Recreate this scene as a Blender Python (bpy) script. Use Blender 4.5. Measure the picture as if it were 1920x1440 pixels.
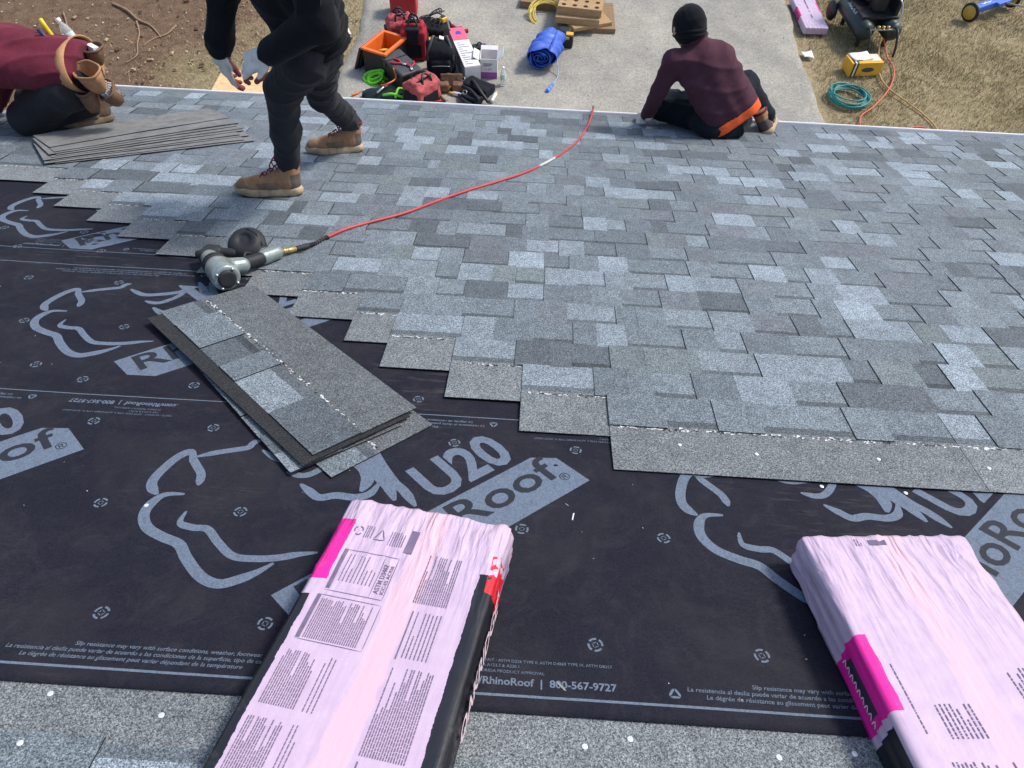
import bpy, bmesh, math, random
import numpy as np
from mathutils import Vector, Matrix, noise

for o in list(bpy.data.objects):
    bpy.data.objects.remove(o)
scene = bpy.context.scene
COL = scene.collection
PITCH = math.radians(18.435)          # a 4-in-12 roof
CP, SP = math.cos(PITCH), math.sin(PITCH)
ROOF = Matrix.Rotation(-PITCH, 4, 'X')  # x along the eave, y down the slope, z out of the roof
GZ = -4.27                            # height of the yard
GY = 0.41


def RP(u, v, n=0.0):
    return Vector((u, v * CP + n * SP, -v * SP + n * CP))


# ------------------------------------------------------------------ camera
cam_d = bpy.data.cameras.new('camera')
cam = bpy.data.objects.new('camera', cam_d)
COL.objects.link(cam)
cam_d.sensor_width = 36.0
cam_d.lens = 36.0 * 1376 / 1920
cam_d.clip_start = 0.02
cam_d.clip_end = 800
_yaw, _a, _roll = -0.01684, 0.6001, 0.0501
ax = Vector((math.sin(_yaw) * math.cos(_a), math.cos(_yaw) * math.cos(_a), -math.sin(_a)))
rt = Vector((math.cos(_yaw), -math.sin(_yaw), 0))
up = rt.cross(ax)
r2 = math.cos(_roll) * rt + math.sin(_roll) * up
u2 = -math.sin(_roll) * rt + math.cos(_roll) * up
M = Matrix.Identity(4)
for i in range(3):
    M[i][0], M[i][1], M[i][2] = r2[i], u2[i], -ax[i]
M = ROOF @ M
M.translation = RP(0, 0, 1.295)
cam.matrix_world = M
scene.camera = cam

# ------------------------------------------------------------------ sky, sun, exposure
SUN_EL, SUN_AZ = math.radians(52), math.radians(62)   # azimuth measured from +y towards +x
world = bpy.data.worlds.new('World')
scene.world = world
world.use_nodes = True
wn = world.node_tree.nodes
sky = wn.new('ShaderNodeTexSky')
sky.sky_type = 'NISHITA'
sky.sun_disc = False
sky.sun_elevation = SUN_EL
sky.sun_rotation = SUN_AZ
sky.dust_density = 2.2
sky.air_density = 1.2
world.node_tree.links.new(sky.outputs['Color'], wn['Background'].inputs['Color'])
wn['Background'].inputs['Strength'].default_value = 0.15
sun_d = bpy.data.lights.new('sun', 'SUN')
sun_d.energy = 2.5
sun_d.angle = math.radians(10.0)
sun_d.color = (1.0, 0.955, 0.89)
sun = bpy.data.objects.new('sun', sun_d)
COL.objects.link(sun)
sdir = Vector((math.sin(SUN_AZ) * math.cos(SUN_EL), math.cos(SUN_AZ) * math.cos(SUN_EL), math.sin(SUN_EL)))
sun.rotation_euler = sdir.to_track_quat('Z', 'Y').to_euler()
sun.location = (6, 6, 12)
scene.view_settings.view_transform = 'Standard'
scene.view_settings.look = 'None'
scene.view_settings.gamma = 1.0
scene.view_settings.use_curve_mapping = False
scene.view_settings.exposure = 0.42

rng = random.Random(11)


# ------------------------------------------------------------------ node helpers
class X:
    """a socket with arithmetic"""
    def __init__(s, t, k): s.t, s.k = t, k
    def m(s, op, *o, clamp=False):
        n = s.t.nodes.new('ShaderNodeMath'); n.operation = op; n.use_clamp = clamp
        for i, q in enumerate((s,) + o):
            if isinstance(q, X): s.t.links.new(q.k, n.inputs[i])
            else: n.inputs[i].default_value = q
        return X(s.t, n.outputs[0])
    def __add__(s, o): return s.m('ADD', o)
    def __sub__(s, o): return s.m('SUBTRACT', o)
    def __mul__(s, o): return s.m('MULTIPLY', o)
    def __truediv__(s, o): return s.m('DIVIDE', o)
    def gt(s, o): return s.m('GREATER_THAN', o)
    def lt(s, o): return s.m('LESS_THAN', o)
    def abs(s): return s.m('ABSOLUTE')
    def mx(s, o): return s.m('MAXIMUM', o)
    def mn(s, o): return s.m('MINIMUM', o)
    def ramp(s, a, b, lo=0.0, hi=1.0):
        n = s.t.nodes.new('ShaderNodeMapRange'); n.clamp = True
        s.t.links.new(s.k, n.inputs['Value'])
        for nm, v in (('From Min', a), ('From Max', b), ('To Min', lo), ('To Max', hi)): n.inputs[nm].default_value = v
        return X(s.t, n.outputs[0])


class Mat:
    def __init__(s, name, rough=0.8, spec=0.3):
        s.m = bpy.data.materials.new(name); s.m.use_nodes = True
        s.t = s.m.node_tree; s.b = s.t.nodes['Principled BSDF']
        s.b.inputs['Roughness'].default_value = rough
        s.b.inputs['Specular IOR Level'].default_value = spec
    def link(s, a, b): s.t.links.new(a, b)
    def pos(s): return s.t.nodes.new('ShaderNodeNewGeometry').outputs['Position']
    def obj(s): return s.t.nodes.new('ShaderNodeTexCoord').outputs['Object']
    def sep(s, vec):
        n = s.t.nodes.new('ShaderNodeSeparateXYZ'); s.link(vec, n.inputs[0])
        return [X(s.t, q) for q in n.outputs]
    def scale(s, vec, sc, off=(0, 0, 0)):
        n = s.t.nodes.new('ShaderNodeMapping'); s.link(vec, n.inputs[0])
        n.inputs['Scale'].default_value = sc; n.inputs['Location'].default_value = off
        return n.outputs[0]
    def noise(s, vec, sc, det=2.0, rough=0.5, dist=0.0):
        n = s.t.nodes.new('ShaderNodeTexNoise'); s.link(vec, n.inputs['Vector'])
        n.inputs['Scale'].default_value = sc; n.inputs['Detail'].default_value = det
        n.inputs['Roughness'].default_value = rough; n.inputs['Distortion'].default_value = dist
        return X(s.t, n.outputs['Fac'])
    def voro(s, vec, sc, out='Color', feat='F1'):
        n = s.t.nodes.new('ShaderNodeTexVoronoi'); n.feature = feat; s.link(vec, n.inputs['Vector'])
        n.inputs['Scale'].default_value = sc
        if out == 'Color':
            q = s.t.nodes.new('ShaderNodeSeparateColor'); s.link(n.outputs['Color'], q.inputs[0])
            return X(s.t, q.outputs[0])
        return X(s.t, n.outputs[out])
    def rgb(s, c):
        n = s.t.nodes.new('ShaderNodeRGB'); n.outputs[0].default_value = (*c, 1); return n.outputs[0]
    def attr(s, name):
        n = s.t.nodes.new('ShaderNodeAttribute'); n.attribute_name = name; return n.outputs['Color']
    def mix(s, f, a, b, mode='MIX'):
        n = s.t.nodes.new('ShaderNodeMix'); n.data_type = 'RGBA'; n.blend_type = mode
        if isinstance(f, X): s.link(f.k, n.inputs[0])
        else: n.inputs[0].default_value = f
        for i, q in ((6, a), (7, b)):
            if isinstance(q, tuple): n.inputs[i].default_value = (*q, 1)
            else: s.link(q, n.inputs[i])
        return n.outputs[2]
    def mulv(s, col, f):
        n = s.t.nodes.new('ShaderNodeVectorMath'); n.operation = 'SCALE'
        s.link(col, n.inputs[0]); s.link(f.k, n.inputs['Scale']); return n.outputs[0]
    def color(s, k):
        if isinstance(k, tuple): s.b.inputs['Base Color'].default_value = (*k, 1)
        else: s.link(k, s.b.inputs['Base Color'])
    def rough(s, x): s.link(x.k, s.b.inputs['Roughness'])
    def bump(s, h, st=0.3, d=0.002):
        n = s.t.nodes.new('ShaderNodeBump'); s.link(h.k, n.inputs['Height'])
        n.inputs['Strength'].default_value = st; n.inputs['Distance'].default_value = d
        s.link(n.outputs[0], s.b.inputs['Normal'])


_mats = {}


def simple(name, c, rough=0.7, spec=0.3, var=0.18, sc=25.0, metal=0.0, bump=0.0, bsc=120.0):
    """plain paint, plastic, cloth: a colour with some mottling and dirt"""
    if name in _mats: return _mats[name]
    q = Mat(name, rough, spec)
    p = q.obj()
    n = q.noise(p, sc, 4, 0.6).ramp(0.25, 0.75, 1 - var, 1 + var)
    q.color(q.mulv(q.rgb(c), n))
    q.rough(q.noise(p, sc * 2.3, 3).ramp(0.2, 0.8, max(0.05, rough - 0.1), min(1, rough + 0.1)))
    q.b.inputs['Metallic'].default_value = metal
    if bump: q.bump(q.noise(p, bsc, 3), bump, 0.002)
    _mats[name] = q.m
    return q.m


# ------------------------------------------------------------------ mesh helpers
class MB:
    def __init__(s):
        s.v, s.f, s.c, s.mi = [], [], [], []
        s.M = Matrix.Identity(4); s.col = None; s.mat = 0
    def add(s, vs, fs):
        b = len(s.v)
        s.v += [tuple(s.M @ Vector(p)) for p in vs]
        for f in fs:
            s.f.append([b + i for i in f]); s.c.append(s.col); s.mi.append(s.mat)
        return s
    def at(s, M): s.M = M; return s
    def box(s, c, d, R=None, taper=1.0):
        x, y, z = d[0] / 2, d[1] / 2, d[2] / 2
        vs = [Vector((sx * x * (taper if sz > 0 else 1), sy * y * (taper if sz > 0 else 1), sz * z)) for sz in (-1, 1) for sx, sy in ((-1, -1), (1, -1), (1, 1), (-1, 1))]
        if R is not None: vs = [R @ q for q in vs]
        c = Vector(c)
        return s.add([q + c for q in vs], [(3, 2, 1, 0), (4, 5, 6, 7), (0, 1, 5, 4), (1, 2, 6, 5), (2, 3, 7, 6), (3, 0, 4, 7)])
    def tube(s, pts, r, seg=8, cap=True, closed=False):
        pts = [Vector(p) for p in pts]; n = len(pts)
        rs = r if isinstance(r, (list, tuple)) else [r] * n
        vs, fs = [], []
        prev = None
        for i, p in enumerate(pts):
            if closed: t = pts[(i + 1) % n] - pts[i - 1]
            else: t = pts[min(i + 1, n - 1)] - pts[max(i - 1, 0)]
            t.normalize()
            if prev is None:
                a = t.orthogonal().normalized()
            else:
                a = (prev - t * prev.dot(t))
                a = a.normalized() if a.length > 1e-6 else t.orthogonal().normalized()
            prev = a; b = t.cross(a)
            for k in range(seg):
                w = 2 * math.pi * k / seg
                vs.append(p + (a * math.cos(w) + b * math.sin(w)) * rs[i])
        m = n if closed else n - 1
        for i in range(m):
            j = (i + 1) % n
            for k in range(seg):
                k2 = (k + 1) % seg
                fs.append((i * seg + k, i * seg + k2, j * seg + k2, j * seg + k))
        if cap and not closed:
            fs.append(tuple(reversed(range(seg)))); fs.append(tuple(range((n - 1) * seg, n * seg)))
        return s.add(vs, fs)
    def prism(s, poly, z0, z1, bev=0.0):
        n = len(poly)
        if bev:
            cx = sum(p[0] for p in poly) / n; cy = sum(p[1] for p in poly) / n
            inn = []
            for p in poly:
                d = math.hypot(p[0] - cx, p[1] - cy) or 1
                k = max(0, 1 - bev / d); inn.append((cx + (p[0] - cx) * k, cy + (p[1] - cy) * k))
            vs = [(p[0], p[1], z0) for p in poly] + [(p[0], p[1], z1 - bev) for p in poly] + [(p[0], p[1], z1) for p in inn]
            L = 3
        else:
            vs = [(p[0], p[1], z0) for p in poly] + [(p[0], p[1], z1) for p in poly]; L = 2
        fs = [tuple(reversed(range(n))), tuple(range((L - 1) * n, L * n))]
        for l in range(L - 1):
            for i in range(n):
                j = (i + 1) % n
                fs.append((l * n + i, l * n + j, (l + 1) * n + j, (l + 1) * n + i))
        return s.add(vs, fs)
    def lathe(s, prof, seg=20):
        """profile of (r, z)"""
        vs, fs = [], []
        for r, z in prof:
            for k in range(seg):
                w = 2 * math.pi * k / seg; vs.append((r * math.cos(w), r * math.sin(w), z))
        for i in range(len(prof) - 1):
            for k in range(seg):
                k2 = (k + 1) % seg
                fs.append((i * seg + k, i * seg + k2, (i + 1) * seg + k2, (i + 1) * seg + k))
        fs.append(tuple(reversed(range(seg)))); fs.append(tuple(range((len(prof) - 1) * seg, len(prof) * seg)))
        return s.add(vs, fs)
    def flat(s, poly, z):
        return s.add([(p[0], p[1], z) for p in poly], [tuple(range(len(poly)))])
    def mesh(s, name, mats, smooth=False):
        me = bpy.data.meshes.new(name)
        me.from_pydata(s.v, [], s.f); me.update()
        for m in (mats if isinstance(mats, (list, tuple)) else [mats]): me.materials.append(m)
        if any(s.mi): me.polygons.foreach_set('material_index', s.mi)
        if any(c is not None for c in s.c):
            a = me.color_attributes.new('tint', 'FLOAT_COLOR', 'CORNER')
            arr = []
            for f, c in zip(s.f, s.c):
                arr += [*(c or (0.5, 0.5, 0.5)), 1.0] * len(f)
            a.data.foreach_set('color', arr)
        if smooth: me.polygons.foreach_set('use_smooth', [True] * len(me.polygons))
        return me
    def build(s, name, mats, parent=None, smooth=False, M=None):
        return link(name, s.mesh(name, mats, smooth), parent, M)


def link(name, me, parent=None, M=None):
    o = bpy.data.objects.new(name, me); COL.objects.link(o)
    if parent is not None: o.parent = parent
    if M is not None:
        o.matrix_basis = M
    return o


def tag(o, label=None, cat=None, group=None, kind=None):
    for k, v in (('label', label), ('category', cat), ('group', group), ('kind', kind)):
        if v: o[k] = v
    return o


def thing(name, label, cat, M=None, group=None):
    o = bpy.data.objects.new(name, None); COL.objects.link(o); o.empty_display_size = 0.1
    if M is not None: o.matrix_basis = M
    return tag(o, label, cat, group)


def RM(u, v, n=0.0, rz=0.0):
    """frame standing on the roof"""
    m = ROOF @ Matrix.Rotation(rz, 4, 'Z'); m.translation = RP(u, v, n); return m


def GM(x, y, z=0.0, rz=0.0):
    """frame standing in the yard"""
    m = Matrix.Rotation(rz, 4, 'Z'); m.translation = (x, y + GY, GZ + z); return m


def spline(pts, n=8, closed=False):
    pts = [Vector(p) for p in pts]; out = []
    N = len(pts)
    for i in range(N if closed else N - 1):
        if closed: a, b, c, d = pts[i - 1], pts[i], pts[(i + 1) % N], pts[(i + 2) % N]
        else: a, b, c, d = pts[max(i - 1, 0)], pts[i], pts[i + 1], pts[min(i + 2, N - 1)]
        for k in range(n):
            t = k / n
            out.append(0.5 * ((2 * b) + (c - a) * t + (2 * a - 5 * b + 4 * c - d) * t * t + (3 * b - a - 3 * c + d) * t ** 3))
    if not closed: out.append(pts[-1])
    return out


_txt = {}


def text_geo(body, bold=0.0, shear=0.0):
    """outline of a line of lettering, 1 unit high capitals: verts, faces, width"""
    key = (body, bold, shear)
    if key in _txt: return _txt[key]
    cu = bpy.data.curves.new('lettering', 'FONT'); cu.body = body; cu.size = 1.4; cu.offset = bold; cu.shear = shear
    cu.resolution_u = 3; cu.fill_mode = 'FRONT'
    o = bpy.data.objects.new('lettering', cu); COL.objects.link(o)
    bpy.context.view_layer.update()
    me = bpy.data.meshes.new_from_object(o.evaluated_get(bpy.context.evaluated_depsgraph_get()))
    vs = [(v.co.x, v.co.y) for v in me.vertices]; fs = [tuple(p.vertices) for p in me.polygons]
    bpy.data.objects.remove(o); bpy.data.curves.remove(cu); bpy.data.meshes.remove(me)
    w = max(p[0] for p in vs) if vs else 0
    _txt[key] = (vs, fs, w)
    return _txt[key]


def put_text(mb, body, org, ang, h, width=None, zf=None, align='l', bold=0.0, shear=0.0):
    vs, fs, w = text_geo(body, bold, shear)
    sx = (width / w) if width else h
    x0 = {'l': 0, 'r': -w * sx, 'c': -w * sx / 2}[align]
    ca, sa = math.cos(ang), math.sin(ang)
    out = []
    for x, y in vs:
        a, b = x * sx + x0, y * h
        p = (org[0] + a * ca - b * sa, org[1] + a * sa + b * ca)
        out.append((p[0], p[1], zf(*p)))
    mb.add(out, fs)


def ribbon(mb, pts, w, zf, sub=6):
    """a printed brush stroke that tapers at both ends"""
    q = spline([(p[0], p[1], 0) for p in pts], sub); n = len(q); vs = []; fs = []
    for i, p in enumerate(q):
        t = q[min(i + 1, n - 1)] - q[max(i - 1, 0)]; t.normalize()
        nn = Vector((-t.y, t.x, 0)); k = min(1.0, 0.25 + 5 * min(i, n - 1 - i) / n) * w / 2
        for sgn in (-1, 1):
            a = p + nn * k * sgn; vs.append((a.x, a.y, zf(a.x, a.y)))
    for i in range(n - 1): fs.append((2 * i, 2 * i + 2, 2 * i + 3, 2 * i + 1))
    mb.add(vs, fs)


# ------------------------------------------------------------------ implicit solids (bodies, cloth, gloves, bags)
def sdf_grid(prims, vox, k, pad):
    lo, hi = np.full(3, 1e9), np.full(3, -1e9)
    for q in prims:
        if q[0] == 'c':
            for p, r in ((q[1], q[3]), (q[2], q[4])):
                lo = np.minimum(lo, np.array(p) - r); hi = np.maximum(hi, np.array(p) + r)
        else:
            r = max(q[2]) * 1.75; lo = np.minimum(lo, np.array(q[1]) - r); hi = np.maximum(hi, np.array(q[1]) + r)
    lo -= pad; hi += pad
    n = np.ceil((hi - lo) / vox).astype(int) + 1
    ax_ = [lo[i] + np.arange(n[i]) * vox for i in range(3)]
    G = np.stack(np.meshgrid(*ax_, indexing='ij'), -1)
    F = None
    for q in prims:
        if q[0] == 'c':
            a, b = np.array(q[1], float), np.array(q[2], float); ab = b - a
            t = np.clip(((G - a) @ ab) / max(ab @ ab, 1e-9), 0, 1)
            d = np.linalg.norm(G - a - t[..., None] * ab, axis=-1) - (q[3] + (q[4] - q[3]) * t)
        else:
            P_ = G - np.array(q[1], float)
            if len(q) > 3 and q[3] is not None: P_ = P_ @ np.array(q[3])
            if q[0] == 'e':
                r = np.array(q[2], float); k0 = np.linalg.norm(P_ / r, axis=-1); k1 = np.linalg.norm(P_ / r ** 2, axis=-1)
                d = k0 * (k0 - 1) / np.maximum(k1, 1e-6)
            else:
                rd = q[4]; w = np.abs(P_) - (np.array(q[2]) - rd)
                d = np.linalg.norm(np.maximum(w, 0), axis=-1) + np.minimum(w.max(-1), 0) - rd
        if F is None: F = d
        else:
            hh = np.clip(0.5 + 0.5 * (F - d) / k, 0, 1)
            F = F * (1 - hh) + d * hh - k * hh * (1 - hh)
    return F, lo, G


def surface_net(F, lo, vox):
    n = F.shape; S = F < 0
    C = [(i, j, l) for i in (0, 1) for j in (0, 1) for l in (0, 1)]
    sl = lambda A, c: A[c[0]:n[0] - 1 + c[0], c[1]:n[1] - 1 + c[1], c[2]:n[2] - 1 + c[2]]
    cnt = sum(sl(S, c).astype(int) for c in C)
    act = (cnt > 0) & (cnt < 8)
    idx = np.full(act.shape, -1); I = np.argwhere(act); idx[act] = np.arange(len(I))
    acc = np.zeros((len(I), 3)); w = np.zeros(len(I))
    for a in C:
        for ax2 in range(3):
            if a[ax2]: continue
            b = list(a); b[ax2] = 1
            fa = F[I[:, 0] + a[0], I[:, 1] + a[1], I[:, 2] + a[2]]; fb = F[I[:, 0] + b[0], I[:, 1] + b[1], I[:, 2] + b[2]]
            x = (fa < 0) != (fb < 0); t = np.where(x, fa / np.where(x, fa - fb, 1), 0)
            p = np.tile(np.array(a, float), (len(I), 1)); p[:, ax2] += t
            acc += p * x[:, None]; w += x
    V = lo + (I + acc / w[:, None]) * vox
    Q = []
    for ax2 in range(3):
        o1, o2 = [(1, 2), (2, 0), (0, 1)][ax2]
        s0 = [slice(0, m) for m in n]; s1 = list(s0); s0[ax2] = slice(0, n[ax2] - 1); s1[ax2] = slice(1, n[ax2])
        ch = S[tuple(s0)] != S[tuple(s1)]; E = np.argwhere(ch)
        E = E[(E[:, o1] > 0) & (E[:, o2] > 0) & (E[:, o1] < n[o1] - 1) & (E[:, o2] < n[o2] - 1)]
        ins = S[E[:, 0], E[:, 1], E[:, 2]]
        cs = []
        for d1, d2 in ((1, 1), (0, 1), (0, 0), (1, 0)):
            c = E.copy(); c[:, o1] -= d1; c[:, o2] -= d2; cs.append(idx[c[:, 0], c[:, 1], c[:, 2]])
        q = np.stack(cs, 1); q[~ins] = q[~ins][:, ::-1]; Q.append(q)
    return V, np.concatenate(Q)


def folds(V, N, amp, f, seed=0, axis=None):
    """cloth creases: warped waves pushed along the normals"""
    g = np.random.default_rng(seed); out = np.zeros(len(V))
    for i in range(4):
        d = g.normal(size=3)
        if axis is not None: d = d * 0.45 + np.array(axis) * (1.0 if i % 2 else 0.6)
        d /= np.linalg.norm(d); e = g.normal(size=3); e /= np.linalg.norm(e)
        ph = V @ d * f * (0.7 + 0.5 * i) + 1.6 * np.sin(V @ e * f * 0.45 + i) + g.uniform(0, 6)
        out += (1 - np.abs(np.sin(ph))) ** 2 * (np.sin(V @ e * f * 0.3 + 2 * i) * 0.5 + 0.5) / (1 + 0.4 * i)
    return V + N * ((out - 0.42) * amp)[:, None]


def solid(name, prims, mat, parent=None, vox=0.012, k=0.03, cut=None, fold=None, M=None, post=None, lap=1, flat=False):
    F, lo, G = sdf_grid(prims, vox, k, vox * 3)
    if cut:
        for (p, nrm) in cut:            # keep the side the normal points away from
            nn = np.array(nrm, float); nn /= np.linalg.norm(nn)
            F = np.maximum(F, (G - np.array(p)) @ nn)
    V, Q = surface_net(F, lo, vox)
    for _ in range(lap):                # relax
        s_ = np.zeros_like(V); c_ = np.zeros(len(V))
        for a, b in ((0, 1), (1, 2), (2, 3), (3, 0)):
            np.add.at(s_, Q[:, a], V[Q[:, b]]); np.add.at(c_, Q[:, a], 1); np.add.at(s_, Q[:, b], V[Q[:, a]]); np.add.at(c_, Q[:, b], 1)
        V = V * 0.5 + 0.5 * s_ / np.maximum(c_, 1)[:, None]
    if fold:
        N = np.zeros_like(V); fn = np.cross(V[Q[:, 2]] - V[Q[:, 0]], V[Q[:, 3]] - V[Q[:, 1]])
        for a in range(4): np.add.at(N, Q[:, a], fn)
        N /= np.maximum(np.linalg.norm(N, axis=1), 1e-9)[:, None]
        V = folds(V, N, *fold)
    if post: V = post(V)
    me = bpy.data.meshes.new(name); me.from_pydata(V.tolist(), [], Q.tolist()); me.update()
    me.materials.append(mat)
    me.polygons.foreach_set('use_smooth', [not flat] * len(me.polygons))
    return link(name, me, parent, M)


def dup(o, parent=None):
    c = o.copy(); COL.objects.link(c)
    if parent is not None: c.parent = parent
    for ch in o.children: dup(ch, c)
    return c
# ================================================================== materials of the roof
def granule_mat():
    q = Mat('shingle_granules', 0.8, 0.35)
    p = q.pos()
    a = q.voro(p, 440).ramp(0, 1, 0.34, 1.72)
    b = q.noise(p, 210, 2, 0.7).ramp(0.33, 0.67, 0.64, 1.4)
    c = q.noise(p, 2.2, 3).ramp(0.3, 0.7, 0.93, 1.08) * q.noise(p, 21, 4, 0.65).ramp(0.3, 0.7, 0.84, 1.17)
    col = q.mulv(q.attr('tint'), a * b * c * 0.94)
    dirt = q.noise(p, 7.0, 5, 0.65).ramp(0.64, 0.82, 0.0, 0.14)
    q.color(q.mix(dirt, col, (0.20, 0.185, 0.16)))
    q.rough(q.voro(p, 430).ramp(0, 1, 0.55, 0.95))
    q.bump(q.noise(p, 330, 2, 0.6), 0.8, 0.004)
    return q.m


def membrane_mat():
    q = Mat('underlayment_film', 0.75, 0.12)
    p = q.pos()
    weave = q.noise(p, 260, 2, 0.5)
    dust = q.noise(q.scale(p, (1, 1, 1)), 3.1, 6, 0.7, 0.6).ramp(0.46, 0.76, 0, 0.6)
    scr = q.noise(q.scale(p, (3, 26, 26)), 2.5, 4, 0.7, 0.4).ramp(0.56, 0.72, 0, 0.5) * q.noise(p, 1.7, 2).ramp(0.5, 0.65)
    fib = q.noise(q.scale(p, (7, 30, 30), (3, 1, 0)), 9, 4, 0.75, 1.2).ramp(0.5, 0.75, 0, 0.5) * q.noise(p, 2.6, 4, 0.6).ramp(0.4, 0.65)
    smear = q.noise(p, 9, 6, 0.78, 1.4).ramp(0.5, 0.8, 0, 0.55)
    base = q.mulv(q.rgb((0.0125, 0.013, 0.0215)), weave.ramp(0.3, 0.7, 0.7, 1.35))
    c = q.mix(dust, base, (0.034, 0.033, 0.037))
    c = q.mix(scr, c, (0.11, 0.105, 0.10))
    c = q.mix(smear, c, (0.040, 0.040, 0.047))
    c = q.mix(fib, c, (0.05, 0.047, 0.05))
    q.color(c)
    q.rough((q.noise(p, 6, 4).ramp(0.3, 0.7, 0.66, 0.9)))
    q.bump(weave + q.noise(p, 24, 3) * 3.0, 0.35, 0.002)
    return q.m


def print_mat(name, c, worn=0.55):
    q = Mat(name, 0.7, 0.25)
    p = q.pos()
    w = q.noise(q.scale(p, (1.6, 0.8, 0.8)), 48, 6, 0.8, 0.8).ramp(0.5, 0.74, 0, worn)
    f = q.noise(p, 240, 2).ramp(0.3, 0.7, 0.75, 1.2)
    q.color(q.mix(w, q.mulv(q.rgb(c), f), (0.035, 0.038, 0.048)))
    q.bump(q.noise(p, 260, 2), 0.3, 0.002)
    return q.m


GRAN = granule_mat()
FILM = membrane_mat()
INK = print_mat('grey_ink', (0.125, 0.160, 0.215))
INKD = print_mat('dark_ink', (0.02, 0.023, 0.032), 0.2)
WHITE_METAL = simple('white_trim_paint', (0.78, 0.78, 0.77), 0.4, 0.5, 0.08, 6)
SIDING = simple('house_siding', (0.62, 0.61, 0.58), 0.6, 0.3, 0.06, 3)
PLY = simple('deck_wood', (0.36, 0.25, 0.15), 0.8, 0.2, 0.25, 14)
TAR = simple('asphalt_tar', (0.012, 0.012, 0.013), 0.5, 0.4, 0.3, 40)
SEAL = simple('sealant_flakes', (0.62, 0.64, 0.65), 0.5, 0.4, 0.3, 90)
NAIL = simple('galvanised_nail', (0.72, 0.73, 0.74), 0.35, 0.5, 0.15, 60, 0.3)

# ================================================================== the house
house = thing('house', 'low house whose half shingled grey roof fills the view, white trim at the eave', 'house', Matrix.Translation((0.5, 2.0, GZ)))
HINV = house.matrix_basis.inverted()
U0, U1, VE = -3.24, 6.6, 5.13


def hpart(o):
    o.parent = house; o.matrix_parent_inverse = HINV; return o


mb = MB().at(ROOF)
mb.box(((U0 + U1) / 2, (VE - 0.6 - 0.02) / 2 - 0.02, -0.012), (U1 - U0, VE + 0.58, 0.018))
hpart(mb.build('roof_deck', PLY))
mb = MB()
ry = RP(0, -0.6, -0.05)
mb.M = Matrix.Translation(ry) @ Matrix.Rotation(PITCH, 4, 'X')
mb.box(((U0 + U1) / 2, -2.6, 0.02), (U1 - U0, 5.2, 0.03))
o = hpart(mb.build('back_slope', GRAN)); o['label'] = 'far side of the roof behind the ridge'
a = o.data.color_attributes.new('tint', 'FLOAT_COLOR', 'CORNER'); a.data.foreach_set('color', [0.17, 0.185, 0.21, 1] * len(a.data))
e = RP(0, VE, 0)
mb = MB()
mb.box(((U0 + U1) / 2, e.y - 0.022, e.z - 0.115), (U1 - U0, 0.024, 0.19)); hpart(mb.build('fascia', WHITE_METAL))
mb = MB()
mb.box(((U0 + U1) / 2, e.y - 0.245, e.z - 0.2), (U1 - U0 - 0.1, 0.42, 0.012)); hpart(mb.build('soffit', WHITE_METAL))
mb = MB()
mb.box(((U0 + U1) / 2, e.y - 0.47, (GZ + e.z - 0.2) / 2), (U1 - U0 - 0.7, 0.15, e.z - 0.2 - GZ)); hpart(mb.build('wall', SIDING))
mb = MB()
mb.box((U0 + 0.36, e.y - 2.6, (GZ + e.z - 0.2) / 2), (0.15, 4.1, e.z - 0.2 - GZ)); hpart(mb.build('wall', SIDING))
# drip edge: metal strip folded over the eave, in lengths
x = U0 - 0.01
while x < U1:
    L = min(3.05, U1 + 0.01 - x)
    mb = MB().at(ROOF)
    j = rng.uniform(-0.0015, 0.0015)
    mb.box((x + L / 2, VE - 0.02, 0.0015 + j), (L - 0.003, 0.075, 0.0018))
    mb.box((x + L / 2, VE + 0.0085, -0.014 + j), (L - 0.003, 0.0025, 0.10))
    mb.tube([(x + 0.002, VE + 0.014, 0.035 + j), (x + L - 0.002, VE + 0.014, 0.035 + j)], 0.0075, 8)
    hpart(mb.build('drip_edge', WHITE_METAL)); x += L
mb = MB().at(ROOF)
mb.box((U0 - 0.012, 2.28, -0.06), (0.02, 5.7, 0.14)); hpart(mb.build('rake_board', WHITE_METAL))


# ------------------------------------------------------------------ underlayment
def wr(u, v):
    n1 = noise.noise(Vector((u * 3.1, v * 3.1, 1.7))); n2 = noise.noise(Vector((u * 9, v * 2.2, 4.1)))
    n3 = noise.noise(Vector((u * 2.3 + 0.6 * n1, v * 7.5, 8.8)))
    return 0.0022 * n1 + 0.001 * n2 + 0.0042 * max(0.0, 1 - abs(n3) * 7) * max(0.0, noise.noise(Vector((u * 1.3, v * 1.3, 3))) + 0.15)


def film(u, v, lift):
    n = lift + wr(u, v)
    if v < 0.93: n += 0.0065 * min(1.0, max(0.0, (0.93 - v) / 0.12))
    return n


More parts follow.
